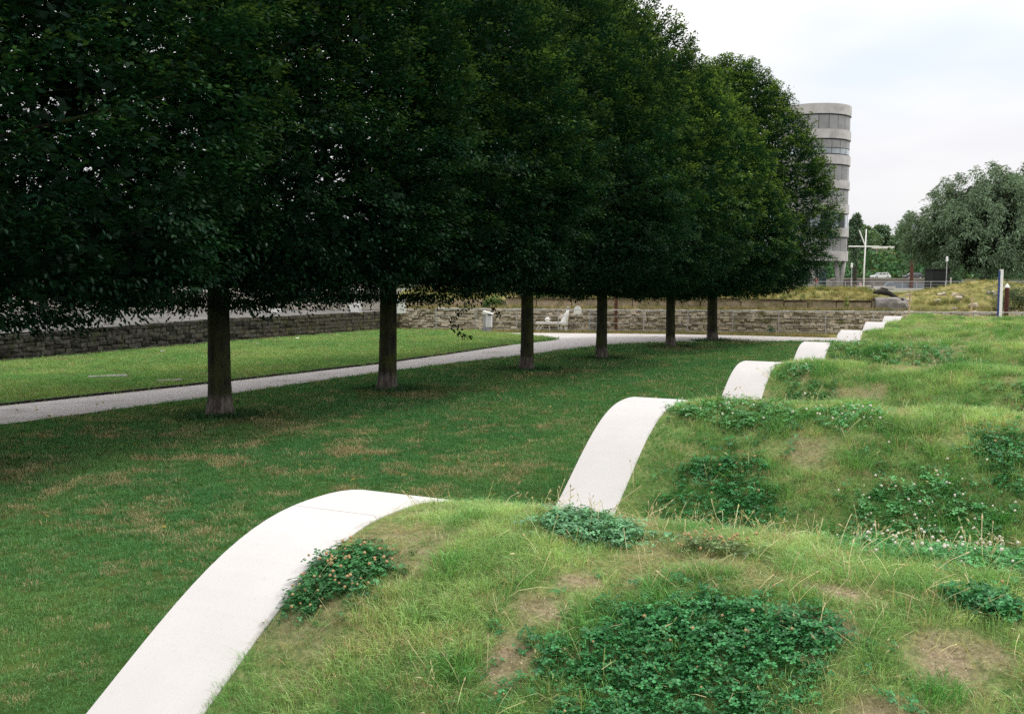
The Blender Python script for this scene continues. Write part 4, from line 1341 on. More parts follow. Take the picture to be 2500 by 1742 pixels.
# weeds and shrubs on bank and verge (one mass of grass)
src = [tuft_src(26, .10, .10, .30, .012, .7, 500 + k) for k in range(4)]
pp, tt, ss_ = [], [], []
for _ in range(9000):
    a_ = random.uniform(-7, 30)
    u_ = random.random()
    if u_ < .34: b_ = random.uniform(.1, 1.7); z_ = 0; c_ = random.choice([(.36, .29, .17), (.28, .24, .11), (.13, .17, .055)]); k_ = random.uniform(.35, .85) * (.75 if b_ > .9 else .5)
    elif u_ < .50: b_ = random.uniform(1.95, 3.15); z_ = None; c_ = random.choice([(.16, .18, .06), (.26, .23, .10), (.34, .28, .16)]); k_ = random.uniform(.45, 1.15)
    else: b_ = random.uniform(3.5, 10.5); z_ = None; c_ = random.choice([(.20, .21, .06), (.28, .25, .09), (.12, .17, .05), (.33, .28, .13)]); k_ = random.uniform(.6, 1.35)
    if z_ is None: z_ = float(bank_z(a_, b_))
    if a_ > 17.3 and b_ > 4: k_ *= .45
    pp.append(ab(a_, b_, z_ - .02)); tt.append(np.array(c_) * random.uniform(.7, 1.25)); ss_.append(k_)
n = len(pp)
scatter('bank_grass', src, np.array(pp), np.stack([rng.normal(0, .15, n), rng.normal(0, .15, n), rng.uniform(0, 6.28, n)], -1), np.array(ss_), rng.integers(0, 4, n), np.array(tt), [M['grass']])


def cloud_leaves(r_, n, rad, leaf, tint, drop=0.0, shell=.55, upn=.6):
    a = unit(r_.normal(0, 1, (n, 3)))
    k = (shell + (1 - shell) * r_.random(n)) [:, None]
    C = a * k * np.asarray(rad)[None]
    D = unit(a + r_.normal(0, .6, (n, 3)) + np.array([0, 0, -drop])); Nn = unit(r_.normal(0, .6, (n, 3)) + a * .6 + np.array([0, 0, upn]))
    L = r_.uniform(.7, 1.3, n) * leaf
    return C, D, Nn, L, np.asarray(tint)[None] * r_.uniform(.6, 1.45, (n, 1))


def shrub(name, loc, rad, n, leaf, tint, label, cat='shrub', group=None, stems=True, wid=.5, seed=0):
    r_ = np.random.default_rng(seed + 900)
    root = tag(empty(name, loc), label, cat, group)
    parts = [[], [], [], [], []]
    nl = 7
    for k in range(nl):
        c = np.array([r_.uniform(-.5, .5) * rad[0], r_.uniform(-.5, .5) * rad[1], rad[2] * r_.uniform(.35, 1.2)])
        C, D, Nn, L, T_ = cloud_leaves(r_, n // nl, np.array(rad) * r_.uniform(.4, .62), leaf, np.asarray(tint) * r_.uniform(.8, 1.2))
        C = C + c; C[:, 2] = np.maximum(C[:, 2], .02)
        for lst, q in zip(parts, (C, D, Nn, L, T_)): lst.append(q)
    C, D, Nn, L, T_ = (np.concatenate(q) for q in parts)
    link('foliage', leaves_mesh('foliage', C, D, Nn, L, L * wid, T_, M['leaf_far']), root)
    if stems:
        b = MB()
        for k in range(5):
            b.tube([(r_.uniform(-.1, .1), r_.uniform(-.1, .1), -.05), (r_.uniform(-.4, .4) * rad[0], r_.uniform(-.4, .4) * rad[1], rad[2] * 1.1)], [.02 * rad[2], .006 * rad[2]], 5)
        b.build('stem', M['bark_far'], root)
    return root


shrub('green_shrub', ab(-1.75, 2.75, 1.08), (.8, .4, .40), 900, .11, (.09, .17, .05), 'bright green shrub on the slab wall behind the litter bin', seed=1)
shrub('green_shrub', ab(1.0, 3.9, 1.6), (.95, .5, .24), 900, .10, (.08, .16, .045), 'low green shrub on the grass above the white table', seed=2)
shrub('yellow_shrub', (-4.4, 55.0, .9), (.7, .5, .45), 800, .10, (.18, .20, .05), 'yellow green bush behind the far end of the stone wall', seed=3)
shrub('leafy_plant', (-4.35, 53.0, 0), (.28, .25, .20), 350, .08, (.09, .20, .04), 'small bright green plant at the foot of the stone wall end', 'plant', seed=4)
shrub('dark_weed', ab(12.3, .7, 0), (.22, .2, .25), 350, .07, (.04, .10, .05), 'small dark green weed at the edge of the cross path', 'plant', seed=5)
shrub('grey_bush', ab(23.6, 3.2, 1.2), (1.5, .9, .75), 3200, .13, (.10, .14, .075), 'grey green bush of upright stems left of the blue and white post', seed=6, wid=.22)
shrub('grey_bush', ab(27.6, 5.2, 1.5), (1.5, 1.0, .9), 2400, .16, (.055, .085, .05), 'dark bush behind the dark red bollard', seed=7, wid=.3)
shrub('tall_weed', ab(15.9, 2.6, 1.05), (.12, .12, .40), 200, .09, (.22, .27, .08), 'tall thin pale weed in front of the slab wall', 'plant', seed=8)

# ------------------------------------------------------------------ white figures, ladder, posts, bin
tb = tag(empty('white_table', ab(1.05, 1.35, 0)), 'long white painted table on splayed legs against the rubble wall', 'table')
zr = math.atan2(UY, UX)
tb.rotation_euler = (0, 0, zr)
MB().box((.65, 0, .40), (1.55, .30, .10)).build('tabletop', M['white'], tb, bevel=.01)
for (xa, xb) in ((.05, -.12), (.28, .0), (.55, .58), (1.36, 1.38)):
    MB().tube([(xa, 0, .36), (xb, 0, -.02)], .035, 8).build('leg', M['white'], tb)
o = MB().ball((0, 0, .12), .12, 14, 9).tube([(.10, 0, .12), (.18, 0, .17), (.11, 0, .04)], .02, 6).build('white_pot', M['white'], None, smooth=True)
o.location = ab(1.50, 1.35, .45); tag(o, 'round white pot with a handle standing on the white table', 'pot')
fig = tag(empty('white_figure', ab(2.35, 1.42, 0)), 'white cone shaped figure with a small head sitting at the table end', 'sculpture')
fig.rotation_euler = (0, 0, zr)
MB().tube([(-.02, 0, .28), (-.02, 0, .36), (.05, 0, .62), (.13, 0, .86), (.18, 0, 1.06)], [.21, .22, .15, .09, .05], 14).build('body', M['white'], fig, smooth=True)
MB().ball((.19, 0, 1.15), .065, 10, 7, 0, 1.25).build('head', M['grey_concrete'], fig, smooth=True)
MB().tube([(.13, -.02, .88), (-.05, -.06, .78), (-.22, -.03, .74)], [.04, .035, .025], 7).build('arm', M['white'], fig, smooth=True)
for xx, xe in ((-.14, -.12), (.05, .12)):
    MB().tube([(xx, 0, .30), (xe, 0, -.02)], [.09, .075], 10).build('leg', M['white'], fig, smooth=True)
out = [(-.19, 0)] + [(-.19, .2)] + [(-.19 * math.cos(k * math.pi / 10), .2 + .22 * math.sin(k * math.pi / 10)) for k in range(1, 10)] + [(.19, .2), (.19, 0)]
b = MB(); b.prism(out, (0, 0, 0), (1, 0, 0), (0, 0, 1), (0, 1, 0), .05)
o = b.build('arched_board', M['white'], None); o.location = ab(2.98, 1.62, .84); o.rotation_euler = (0, 0, zr)
tag(o, 'white board with an arched top fixed to the rubble wall', 'board')
lad = tag(empty('ladder', ab(3.75, 1.42, 0)), 'dark blue grey ladder leaning on the rubble wall', 'ladder'); lad.rotation_euler = (0, 0, zr)
for xx in (-.12, .22):
    MB().tube([(xx, 0, .0), (xx, .22, 1.05)], .022, 6).build('stile', M['hoarding'], lad)
for k in range(9):
    MB().tube([(-.12, .02 + .0225 * k, .09 + .108 * k), (.22, .02 + .0225 * k, .09 + .108 * k)], .016, 6).build('rung', M['frame_dark'], lad)
b = MB(); b.box((0, 0, .18), (.06, .03, .42))
o = b.build('plank', M['wood'], None); o.location = ab(3.35, 1.3, 0); o.rotation_euler = (0, .5, zr); tag(o, 'short pale plank leaning beside the foot of the ladder', 'plank')


def post(name, loc, r, h, mat, label, cat, group=None, cap=None, n=12):
    root = tag(empty(name, loc), label, cat, group)
    b = MB(); b.tube([(0, 0, -.1), (0, 0, h)], r, n); b.build('shaft', mat, root, smooth=False)
    if cap: b = MB(); b.tube([(0, 0, h), (0, 0, h + .05), (0, 0, h + .2)], [r * 1.12, r * 1.12, .01], n); b.build('cap', cap, root)
    return root


post('rusty_post', ab(5.0, .95, 0), .085, 2.75, M['rust'], 'rust red steel post right of the fourth trunk, behind the railing', 'post', 'rust red posts')
post('rusty_post', ab(.62, 1.2, 0), .085, 2.6, M['rust'], 'rust red steel post half hidden behind the third trunk', 'post', 'rust red posts')
post('bollard', (21.93, 44.2, 0), .095, 2.2, M['rust_dark'], 'dark red bollard with a white pointed cap', 'bollard', cap=M['white'])
pst = tag(empty('marker_post', (21.05, 43.0, 0)), 'tall square marker post, white on one side and blue on the other', 'post')
MB().box((0.02, 0, 1.5), (.115, .12, 3.0)).build('white_board', M['white'], pst)
MB().box((-.057, .03, 1.47), (.034, .10, 2.94)).build('blue_board', M['blue'], pst)
b = MB(); b.box((0, 0, .75), (.07, .07, 1.55), taper=.8); o = b.build('wooden_stake', M['wood'], None); o.location = (18.0, 45.2, .55); o.rotation_euler = (.02, .02, .3); tag(o, 'taller pale wooden stake on the rubble slope, leaning beside the railing', 'stake', 'pale wooden stakes')
b = MB(); b.box((0, 0, .55), (.07, .07, 1.3), taper=.8); o = b.build('wooden_stake', M['wood'], None); o.location = (20.5, 44.6, .6); o.rotation_euler = (.02, .09, .3); tag(o, 'shorter tilted wooden stake in front of the grey green bush', 'stake', 'pale wooden stakes')

bn = tag(empty('litter_bin', (-1.2, 48.4, 0), -.25), 'grey litter bin with a pale hood and sticker at the path end', 'litter bin')
MB().box((-.05, .05, .12), (.40, .34, .26)).build('plinth', M['bin_grey'], bn, bevel=.012)
MB().box((-.15, .06, .55), (.13, .26, .62)).build('post', M['grey_concrete'], bn, bevel=.01)
MB().box((.07, .03, .56), (.28, .26, .62)).build('container', M['bin_pale'], bn, bevel=.015)
b = MB(); b.prism([(-.20, .93), (.26, .87), (.26, .94), (-.20, 1.06)], (0, -.14, 0), (1, 0, 0), (0, 0, 1), (0, 1, 0), .36); b.build('hood', M['white'], bn, bevel=.01)
MB().tube([(.05, -.10, .88), (.24, -.10, .86)], .045, 10).build('opening', M['frame_dark'], bn)
MB().box((.07, -.108, .40), (.22, .006, .22)).build('sticker', M['white'], bn)
for k, (txt, zz) in enumerate((('UZ', .43), ('CSA', .33))):
    cu = bpy.data.curves.new('lettering', 'FONT'); cu.body = txt; cu.size = .10; cu.extrude = .001; cu.align_x = 'CENTER'
    cu.materials.append(M['ink'])
    tmp = bpy.data.objects.new('lettering_curve', cu); COL.objects.link(tmp); dg_ = bpy.context.evaluated_depsgraph_get(); lm = bpy.data.meshes.new_from_object(tmp.evaluated_get(dg_)); bpy.data.objects.remove(tmp)
    o = bpy.data.objects.new('lettering', lm); COL.objects.link(o); o.parent = bn; o.location = (.07, -.113, zz); o.rotation_euler = (R(90), 0, 0)

# flat concrete covers and paper scraps on the left lawn
for (xx, yy, l, w, lab) in ((-10.6, 26.0, .95, .55, 'worn flat concrete cover with dark bits, farther from the gravel path'), (-8.6, 24.9, .60, .40, 'smaller flat concrete cover, nearer to the gravel path')):
    b = MB(); b.box((0, 0, .02), (l, w, .06)); o = b.build('concrete_cover', M['lump'], None, bevel=.01); o.location = (xx, yy, .0); o.rotation_euler = (0, 0, .5)
    tag(o, lab, 'cover', 'flat covers in the left lawn')
for i, (xx, yy) in enumerate(((-12.75, 33.6), (-12.2, 34.7), (-10.9, 36.9), (-9.9, 38.8), (-9.2, 42.5))):
    b = MB(); r0 = random.Random(i)
    vs = [(r0.uniform(-.12, .12), r0.uniform(-.06, .06), r0.uniform(.02, .12)) for _ in range(7)]
    b.add(vs, [(0, 1, 2), (0, 2, 3), (0, 3, 4), (2, 3, 5), (1, 2, 6)])
    o = b.build('paper_scrap', M['white'], None); o.location = (xx, yy, .01)
    tag(o, 'crumpled white paper scrap in the grass near the stone wall', 'litter', 'paper scraps by the stone wall')

# ------------------------------------------------------------------ trailer behind the slab wall
tl = tag(empty('trailer', (4.9, 59.5, 1.45), -.1), 'long low white trailer with a green end behind the slab wall', 'trailer')
b = MB(); b.prism([(-1.9, .35), (-1.65, .15), (-1.15, .15), (-1.0, .42), (1.0, .42), (1.05, .2), (1.9, .2), (1.9, 1.75), (-1.7, 1.75), (-1.9, 1.2)], (0, -.9, 0), (1, 0, 0), (0, 0, 1), (0, 1, 0), 1.8)
b.build('body', M['white'], tl, bevel=.03)
MB().box((1.45, -.915, .85), (.5, .03, .9)).build('window', M['teal'], tl)
MB().box((-.4, -.912, 1.2), (1.2, .03, .45)).build('window', M['car_glass'], tl)
for xx in (-.35, .35):
    MB().tube([(xx, -.75, .28), (xx, -.55, .28)], .28, 14).build('wheel', M['tyre'], tl)
MB().tube([(-1.9, 0, .3), (-2.7, 0, .28)], .04, 8).build('drawbar', M['steel'], tl)

# ------------------------------------------------------------------ round tower
TC = Vector((43.65, 146.5, 0)); TR = 5.12
tower = tag(empty('round_tower', (TC.x, TC.y, 1.1)), 'tall round grey concrete tower with bands of closed blinds', 'tower')


def ring(r, z0, z1, n=72, r_in=None):
    b = MB()
    vs = []
    rin = r_in or r - .35
    for k in range(n):
        a = 2 * math.pi * k / n
        for (rr, zz) in ((r, z0), (r, z1), (rin, z1), (rin, z0)):
            vs.append((rr * math.cos(a), rr * math.sin(a), zz - 1.1))
    fs = []
    for k in range(n):
        q = (k + 1) % n
        for j in range(4):
            fs.append((k * 4 + j, q * 4 + j, q * 4 + (j + 1) % 4, k * 4 + (j + 1) % 4))
    b.add(vs, fs)
    return b


ZF = 146.5 - 5.0


def zpx(y): return EYE - (y - 683) / 2430 * ZF


rings = [(260.5, 284.5), (321, 343), (381.5, 403.5), (441.5, 462), (499, 521), (557, 578), (612.5, 637)]
for i, (ya, yb) in enumerate(rings):
    ring(TR + .16, zpx(yb), zpx(ya)).build('concrete_band', M['concrete'], tower, smooth=False)
top_z = zpx(262)
b = MB(); vs = [((TR - .1) * math.cos(2 * math.pi * k / 72), (TR - .1) * math.sin(2 * math.pi * k / 72), zz - 1.1) for zz in (zpx(637) + .25, zpx(260.5) - .35) for k in range(72)]
fs = [(k, (k + 1) % 72, 72 + (k + 1) % 72, 72 + k) for k in range(72)] + [tuple(range(71, -1, -1)), tuple(range(72, 144))]
b.add(vs, fs); b.build('core', M['frame_dark'], tower)
pane_cache = {}
NP = 22
for i in range(6):
    z_top = zpx(rings[i][1]) - .20; z_bot = zpx(rings[i + 1][0]) + .04
    segs = [(z_bot, z_top, M['panel'])]
    if i == 1: segs = [(z_bot + .95, z_top, M['panel']), (z_bot + .12, z_bot + .85, M['pale_glass'])]
    for (za, zb, mt) in segs:
        for k in range(NP):
            a0 = 2 * math.pi * (k + .03) / NP + .1 * i; a1 = 2 * math.pi * (k + .97) / NP + .1 * i
            am = (a0 + a1) / 2
            if math.sin(am - .28) > .30: continue           # the far side is never seen
            mat_ = mt
            if i == 4: mat_ = M['frame_dark'] if k % 2 else M['pale_glass']
            b = MB(); vs = []
            for q in range(4):
                a = a0 + (a1 - a0) * q / 3
                for (rr, zz) in ((TR, za), (TR, zb), (TR - .06, zb), (TR - .06, za)):
                    vs.append((rr * math.cos(a), rr * math.sin(a), zz - 1.1))
            fs = [tuple(range(4)), (12, 15, 14, 13)]
            for q in range(3):
                for j in range(4):
                    fs.append((q * 4 + j, (q + 1) * 4 + j, (q + 1) * 4 + (j + 1) % 4, q * 4 + (j + 1) % 4))
            b.add(vs, fs)
            b.build('window', mat_, tower)
zb_ = zpx(637) - 1.1 + .1
for (xt, xb, y0) in ((2.9, 3.35, -2.9), (4.1, 3.55, -2.7), (-3.2, -3.0, -3.2), (-1.0, -.6, -4.2), (0.2, 3.0, 2.8), (-2, -2, 3.4)):
    b = MB(); b.tube([(xt, y0, zb_), (xb, y0, -.3)], .33, 14); b.build('column', M['grey_concrete'], tower, smooth=True)
# glass lobby under and beside the tower
lob = tag(empty('glass_lobby', (41.0, 148.5, 1.1)), 'green glass lobby with white mullions under the round tower', 'building')
MB().box((-1.5, 3, 1.65), (13, 5.4, 3.3)).build('interior', M['frame_dark'], lob)
for k in range(11):
    xx = -7.9 + k * 1.25
    MB().box((xx + .62, .2, 1.6), (1.13, .05, 3.0)).build('pane', M['glass'], lob)
    MB().box((xx, .16, 1.6), (.09 if k % 3 else .45, .12, 3.2)).build('mullion', M['white'], lob)
MB().box((-1.5, 2.9, 3.42), (13.6, 6, .22)).build('roof', M['white'], lob)
MB().box((-1.5, -.4, .32), (13.4, .06, .08)).build('rail', M['white'], lob)

# ------------------------------------------------------------------ people


def person(loc, rz, pose, shirt, trousers, label, hair='hair', sc=1.0):
    """one continuous skinned body; clothes and hair are close fitting children"""
    root = tag(empty('person', loc, rz), label, 'person')
    sit = pose == 'sit'
    hipz = .50 if sit else .90
    J = {'pelvis': (0, 0, hipz), 'waist': (0, .02, hipz + .18), 'chest': (0, .0 if sit else .02, hipz + .40), 'neck': (0, -.02, hipz + .56), 'headlow': (0, -.03, hipz + .64), 'headtop': (0, -.03, hipz + .80)}
    rad = {'pelvis': .13, 'waist': .115, 'chest': .13, 'neck': .05, 'headlow': .075, 'headtop': .07}
    ed = [('pelvis', 'waist'), ('waist', 'chest'), ('chest', 'neck'), ('neck', 'headlow'), ('headlow', 'headtop')]
    for sgn, nm in ((-1, 'l'), (1, 'r')):
        if sit:
            J[nm + 'hip'] = (sgn * .09, 0, hipz - .02); J[nm + 'knee'] = (sgn * .11, -.42, hipz + .02); J[nm + 'ank'] = (sgn * .11, -.44, .08); J[nm + 'toe'] = (sgn * .12, -.60, .04)
            hand = (sgn * .10, -.36, hipz + .12); elb = (sgn * .22, -.14, hipz + .20)
        else:
            J[nm + 'hip'] = (sgn * .09, 0, hipz - .05); J[nm + 'knee'] = (sgn * .10, -.03 * sgn, .48); J[nm + 'ank'] = (sgn * .11, .03 * sgn, .08); J[nm + 'toe'] = (sgn * .12, -.14, .04)
            hand = (sgn * .24, -.08, .80); elb = (sgn * .24, .02, 1.08)
        J[nm + 'sho'] = (sgn * .17, .0, hipz + .48); J[nm + 'elb'] = elb; J[nm + 'wri'] = hand
        rad.update({nm + 'hip': .10, nm + 'knee': .062, nm + 'ank': .045, nm + 'toe': .035, nm + 'sho': .065, nm + 'elb': .045, nm + 'wri': .030})
        ed += [('pelvis', nm + 'hip'), (nm + 'hip', nm + 'knee'), (nm + 'knee', nm + 'ank'), (nm + 'ank', nm + 'toe'), ('chest', nm + 'sho'), (nm + 'sho', nm + 'elb'), (nm + 'elb', nm + 'wri')]
        w_ = Vector(hand)
        for q in range(5):
            J[nm + 'f%d' % q] = tuple(w_ + Vector((sgn * (.02 - .012 * q), -.05, -.085 + .01 * abs(q - 2))))
            rad[nm + 'f%d' % q] = .010; ed.append((nm + 'wri', nm + 'f%d' % q))
    names = list(J)
    me = bpy.data.meshes.new('body')
    me.from_pydata([J[k] for k in names], [(names.index(a), names.index(b)) for a, b in ed], [])
    o = link('body', me, root)
    md = o.modifiers.new('skin', 'SKIN')
    sv = me.skin_vertices[0].data
    for k, nm in enumerate(names):
        sv[k].radius = (rad[nm], rad[nm] * .85); sv[k].use_root = nm == 'pelvis'
    o.modifiers.new('sub', 'SUBSURF').levels = 1
    me.materials.append(M['skin'])
    b = MB(); b.tube([(0, 0, hipz - .04), (0, .02, hipz + .2), (0, .0, hipz + .42), (0, -.01, hipz + .53)], [.165, .15, .185, .08], 14)
    for s_ in ('l', 'r'): b.tube([J[s_ + 'sho'], J[s_ + 'elb']], [.085, .065], 10)
    b.build('shirt', shirt, root, smooth=True)
    b = MB()
    for s_ in ('l', 'r'): b.tube([J[s_ + 'hip'], J[s_ + 'knee'], (J[s_ + 'ank'][0], J[s_ + 'ank'][1], .12)], [.125, .085, .06], 10)
    b.build('trousers', trousers, root, smooth=True)
    h = J['headtop']; b = MB(); b.ball((h[0], h[1] + .015, h[2] - .02), .098, 12, 8, 0, 1.05); b.build('hair', M[hair], root, smooth=True)
    b = MB()
    b.ball((0, -.12, hipz + .715), .016, 6, 4); b.build('nose', M['skin'], root)
    root.scale = (sc,) * 3
    return root


bench = tag(empty('bench', (67.3, 195.6, .86)), 'low concrete bench under the people near the tower', 'bench')
MB().box((0, 0, .42), (3.4, .5, .12)).build('seat', M['grey_concrete'], bench)
for xx in (-1.3, 1.3): MB().box((xx, 0, .18), (.3, .4, .36)).build('leg', M['grey_concrete'], bench)
person((66.3, 195.5, .86), .3, 'sit', M['cloth_dark'], M['cloth_dark'], 'person in dark clothes sitting near the foot of the tower')
person((68.2, 195.4, .86), -.2, 'sit', M['cloth_pink'], M['cloth_white'], 'person in a pink top sitting near the white mast')
person((41.6, 136.5, 1.21), .6, 'stand', M['cloth_red'], M['cloth_dark'], 'person in a red top standing in front of the glass lobby')

# ------------------------------------------------------------------ masts, lamps
mast = tag(empty('flag_mast', (42.65, 121, 1.3)), 'white mast with a long yard and a slanting gaff', 'mast')
MB().tube([(0, 0, -.1), (.0, 0, 3), (.12, 0, 7.35)], [.10, .09, .06], 10).build('pole', M['white'], mast, smooth=True)
MB().tube([(-1.95, 0, 5.27), (1.75, 0, 5.25)], .075, 8).build('yard', M['white'], mast)
MB().tube([(.07, 0, 5.3), (-.72, 0, 7.2)], .065, 8).build('gaff', M['white'], mast)
MB().box((.0, -.1, .48), (1.7, .12, .10)).build('bar', M['white'], mast)


def lamp(loc, h, label):
    root = tag(empty('street_lamp', loc), label, 'street lamp', 'pale street lamps by the promenade')
    MB().tube([(0, 0, -.1), (0, 0, 1.2), (0, 0, 1.25), (0, 0, h - .6)], [.085, .085, .055, .045], 10).build('pole', M['steel'], root)
    MB().tube([(0, 0, h - .62), (0, 0, h - .58), (0, 0, h - .12), (0, 0, h)], [.07, .15, .13, .06], 12).build('lantern', M['lamp_white'], root)
    return root


lamp((52.2, 120, 1.3), 4.05, 'street lamp with a white lantern in front of the big willow')
lamp((44.2, 130, 1.25), 3.5, 'street lamp between the tower columns and the white mast')
post('short_post', (52.3, 119, 1.3), .09, 1.55, M['cap'], 'short pale post right of the street lamp under the willow', 'post')
post('mooring_pile', (82.0, 205, .7), .38, 6.0, M['rust'], 'thick brown wooden pile standing in front of the white car', 'post')

# ------------------------------------------------------------------ promenade fence, retaining wall, cars
pf = tag(empty('promenade_railing', (45, 112, 1.38)), 'pale thin railing along the promenade in front of the retaining wall', 'railing')
for k in range(22):
    MB().tube([(-14 + k * 1.6, 0, 0), (-14 + k * 1.6, 0, 1.0)], .03, 6).build('post', M['steel'], pf)
for zz in (.98, .65, .33): MB().tube([(-14, 0, zz), (19.6, 0, zz)], .022 if zz > .9 else .012, 6).build('top_rail' if zz > .9 else 'wire', M['steel'], pf)

rw = tag(empty('retaining_wall', (82.5, 220, .6)), 'long brown retaining wall with a pale cap below the parked cars', 'wall')
MB().box((0, .3, 1.0), (24, .6, 2.3)).build('wall', M['brown_wall'], rw)
MB().box((0, .25, 2.22), (24.3, .8, .14)).build('cap', M['cap'], rw)
MB().box((0, 60, 1.0), (400, 119, 2.2)).build('terrace', M['far_ground'], rw)
hd = tag(empty('hoarding', (81.2, 205.5, .72)), 'row of blue grey hoarding panels in front of the retaining wall', 'hoarding')
for k in range(8):
    MB().box((-3.2 + k * .92, 0, .55), (.88, .06, 1.15 + .06 * (k % 3))).build('panel', M['hoarding'], hd)
ct = tag(empty('site_container', (88.0, 206, .72), .03), 'pale blue container with a dark blue door under the willow', 'container')
MB().box((0, 1.2, .65), (3.0, 2.4, 1.3)).build('body', M['pale_blue'], ct, bevel=.03)
MB().box((.35, -.02, .60), (.9, .05, 1.1)).build('door', M['blue'], ct)
MB().box((0, 1.2, 1.36), (3.1, 2.5, .1)).build('roof', M['cap'], ct)


def car(loc, rz, paint, label, estate=True):
    root = tag(empty('parked_car', loc, rz), label, 'car', 'cars parked above the retaining wall')
    body = [(-2.1, .30), (-2.12, .62), (-1.95, .80), (-1.1, .90), (1.95, .92), (2.12, .80), (2.15, .35), (1.75, .24), (-1.75, .24)]
    cab = [(-1.15, .90), (-.45, 1.42), (1.45 if estate else .9, 1.44), (1.98 if estate else 1.6, .92)]
    b = MB(); b.prism(body, (0, -.84, 0), (1, 0, 0), (0, 0, 1), (0, 1, 0), 1.68); b.build('body', paint, root, bevel=.06, smooth=False)
    b = MB()
    n = len(cab); ins = (0, .16, .16, 0)
    vs = [(p[0], -.80 + i_, p[1]) for p, i_ in zip(cab, ins)] + [(p[0], .80 - i_, p[1]) for p, i_ in zip(cab, ins)]
    b.add(vs, [(3, 2, 1, 0), (4, 5, 6, 7), (0, 1, 5, 4), (1, 2, 6, 5), (2, 3, 7, 6), (3, 0, 4, 7)]); b.build('roof', paint, root, bevel=.03)
    for sgn in (-1, 1):
        for (xa, xb) in ((-.88, .08), (.16, 1.0), (1.08, 1.62)):
            b = MB()
            def inset(x_, z_): return (x_, sgn * (.80 - .16 * (z_ - .9) / .52 + .006), z_)
            xt0 = xa + .42 if xa < -.5 else xa + .03; xt1 = xb - (.20 if xb > 1.5 else 0)
            q = [inset(xa, .96), inset(xb, .96), inset(xt1, 1.34), inset(xt0, 1.34)]
            q2 = [(p[0], p[1] - sgn * .03, p[2]) for p in q]
            b.add(q + q2, [(0, 1, 2, 3), (7, 6, 5, 4), (0, 1, 5, 4), (1, 2, 6, 5), (2, 3, 7, 6), (3, 0, 4, 7)]); b.build('side_window', M['car_glass'], root)
        for xx in (-1.3, 1.32):
            wo = MB().tube([(xx, sgn * .66, .31), (xx, sgn * .865, .31)], .31, 16).build('wheel', M['tyre'], root)
            MB().tube([(xx, sgn * .80, .31), (xx, sgn * .875, .31)], .19, 12).build('rim', M['rim'], wo)
        MB().box((-2.06, sgn * .6, .68), (.10, .32, .13)).build('headlight', M['lamp_white'], root)
        MB().box((2.11, sgn * .68, .72), (.08, .2, .18)).build('tail_light', M['lamp_red'], root)
    b = MB(); b.add([(-1.09, -.66, .97), (-1.09, .66, .97), (-.54, .56, 1.38), (-.54, -.56, 1.38), (-1.06, -.66, .95), (-1.06, .66, .95), (-.51, .56, 1.36), (-.51, -.56, 1.36)], [(0, 1, 2, 3), (7, 6, 5, 4), (0, 1, 5, 4), (2, 3, 7, 6), (1, 2, 6, 5), (3, 0, 4, 7)])
    o = b.build('windscreen', M['car_glass'], root); o.location = (-.03, 0, .02)
    return root


car((82.6, 224, 2.75), .15, M['car_white'], 'white estate car parked above the retaining wall beside the brown pile')
car((90.3, 225, 2.75), .1, M['car_dark'], 'dark estate car parked half under the willow')
bt = tag(empty('small_boat', (37.6, 100.5, 1.44), -.1), 'small white boat with a grey cover lying behind the rubble slope', 'boat')
vs, fs = [], []
for i, (xx, w, zk) in enumerate(((-1.15, .05, .38), (-.8, .30, .12), (0, .45, .05), (.9, .42, .07))):
    vs += [(xx, -w, .48), (xx, 0, zk), (xx, w, .48)]
for i in range(3):
    for j in range(2): fs.append((i * 3 + j, i * 3 + j + 1, (i + 1) * 3 + j + 1, (i + 1) * 3 + j))
fs += [(9, 10, 11), (0, 2, 1), (0, 3, 6, 9, 11, 8, 5, 2)]
b = MB(); b.add(vs, fs); b.build('hull', M['white'], bt)
b = MB(); b.prism([(-.1, .46), (.15, .85), (.8, .9), (1.0, .46)], (0, -.4, 0), (1, 0, 0), (0, 0, 1), (0, 1, 0), .8); b.build('cover', M['hoarding'], bt, bevel=.04)
pv = tag(empty('pavilion', (97.4, 262, 2.8)), 'grey pavilion with a thick white flat roof among far trees', 'building')
MB().box((0, 2, 6.45), (4.6, 4, 2.6)).build('wall', M['grey_concrete'], pv)
MB().box((-.2, 2, 8.15), (5.4, 5.4, .65)).build('roof', M['white'], pv, bevel=.08)
b = MB(); b.box((0, 2, 2.4), (9, 7, 5.5), taper=.75); b.build('mound', M['bank'], pv)
sh = tag(empty('dark_shed', (53.6, 125, 1.2), .05), 'black boarded shed under the left side of the willow', 'shed')
MB().box((0, .8, 1.3), (2.2, 2.2, 2.6)).build('wall', M['dark_shed'], sh)
MB().box((0, .8, 2.68), (2.5, 2.5, .14)).build('roof', M['dark_shed'], sh)
shrub('conical_shrub', (53.0, 119.5, 1.3), (.75, .7, 1.2), 1600, .2, (.05, .095, .045), 'small rounded green shrub right of the street lamp', seed=12)

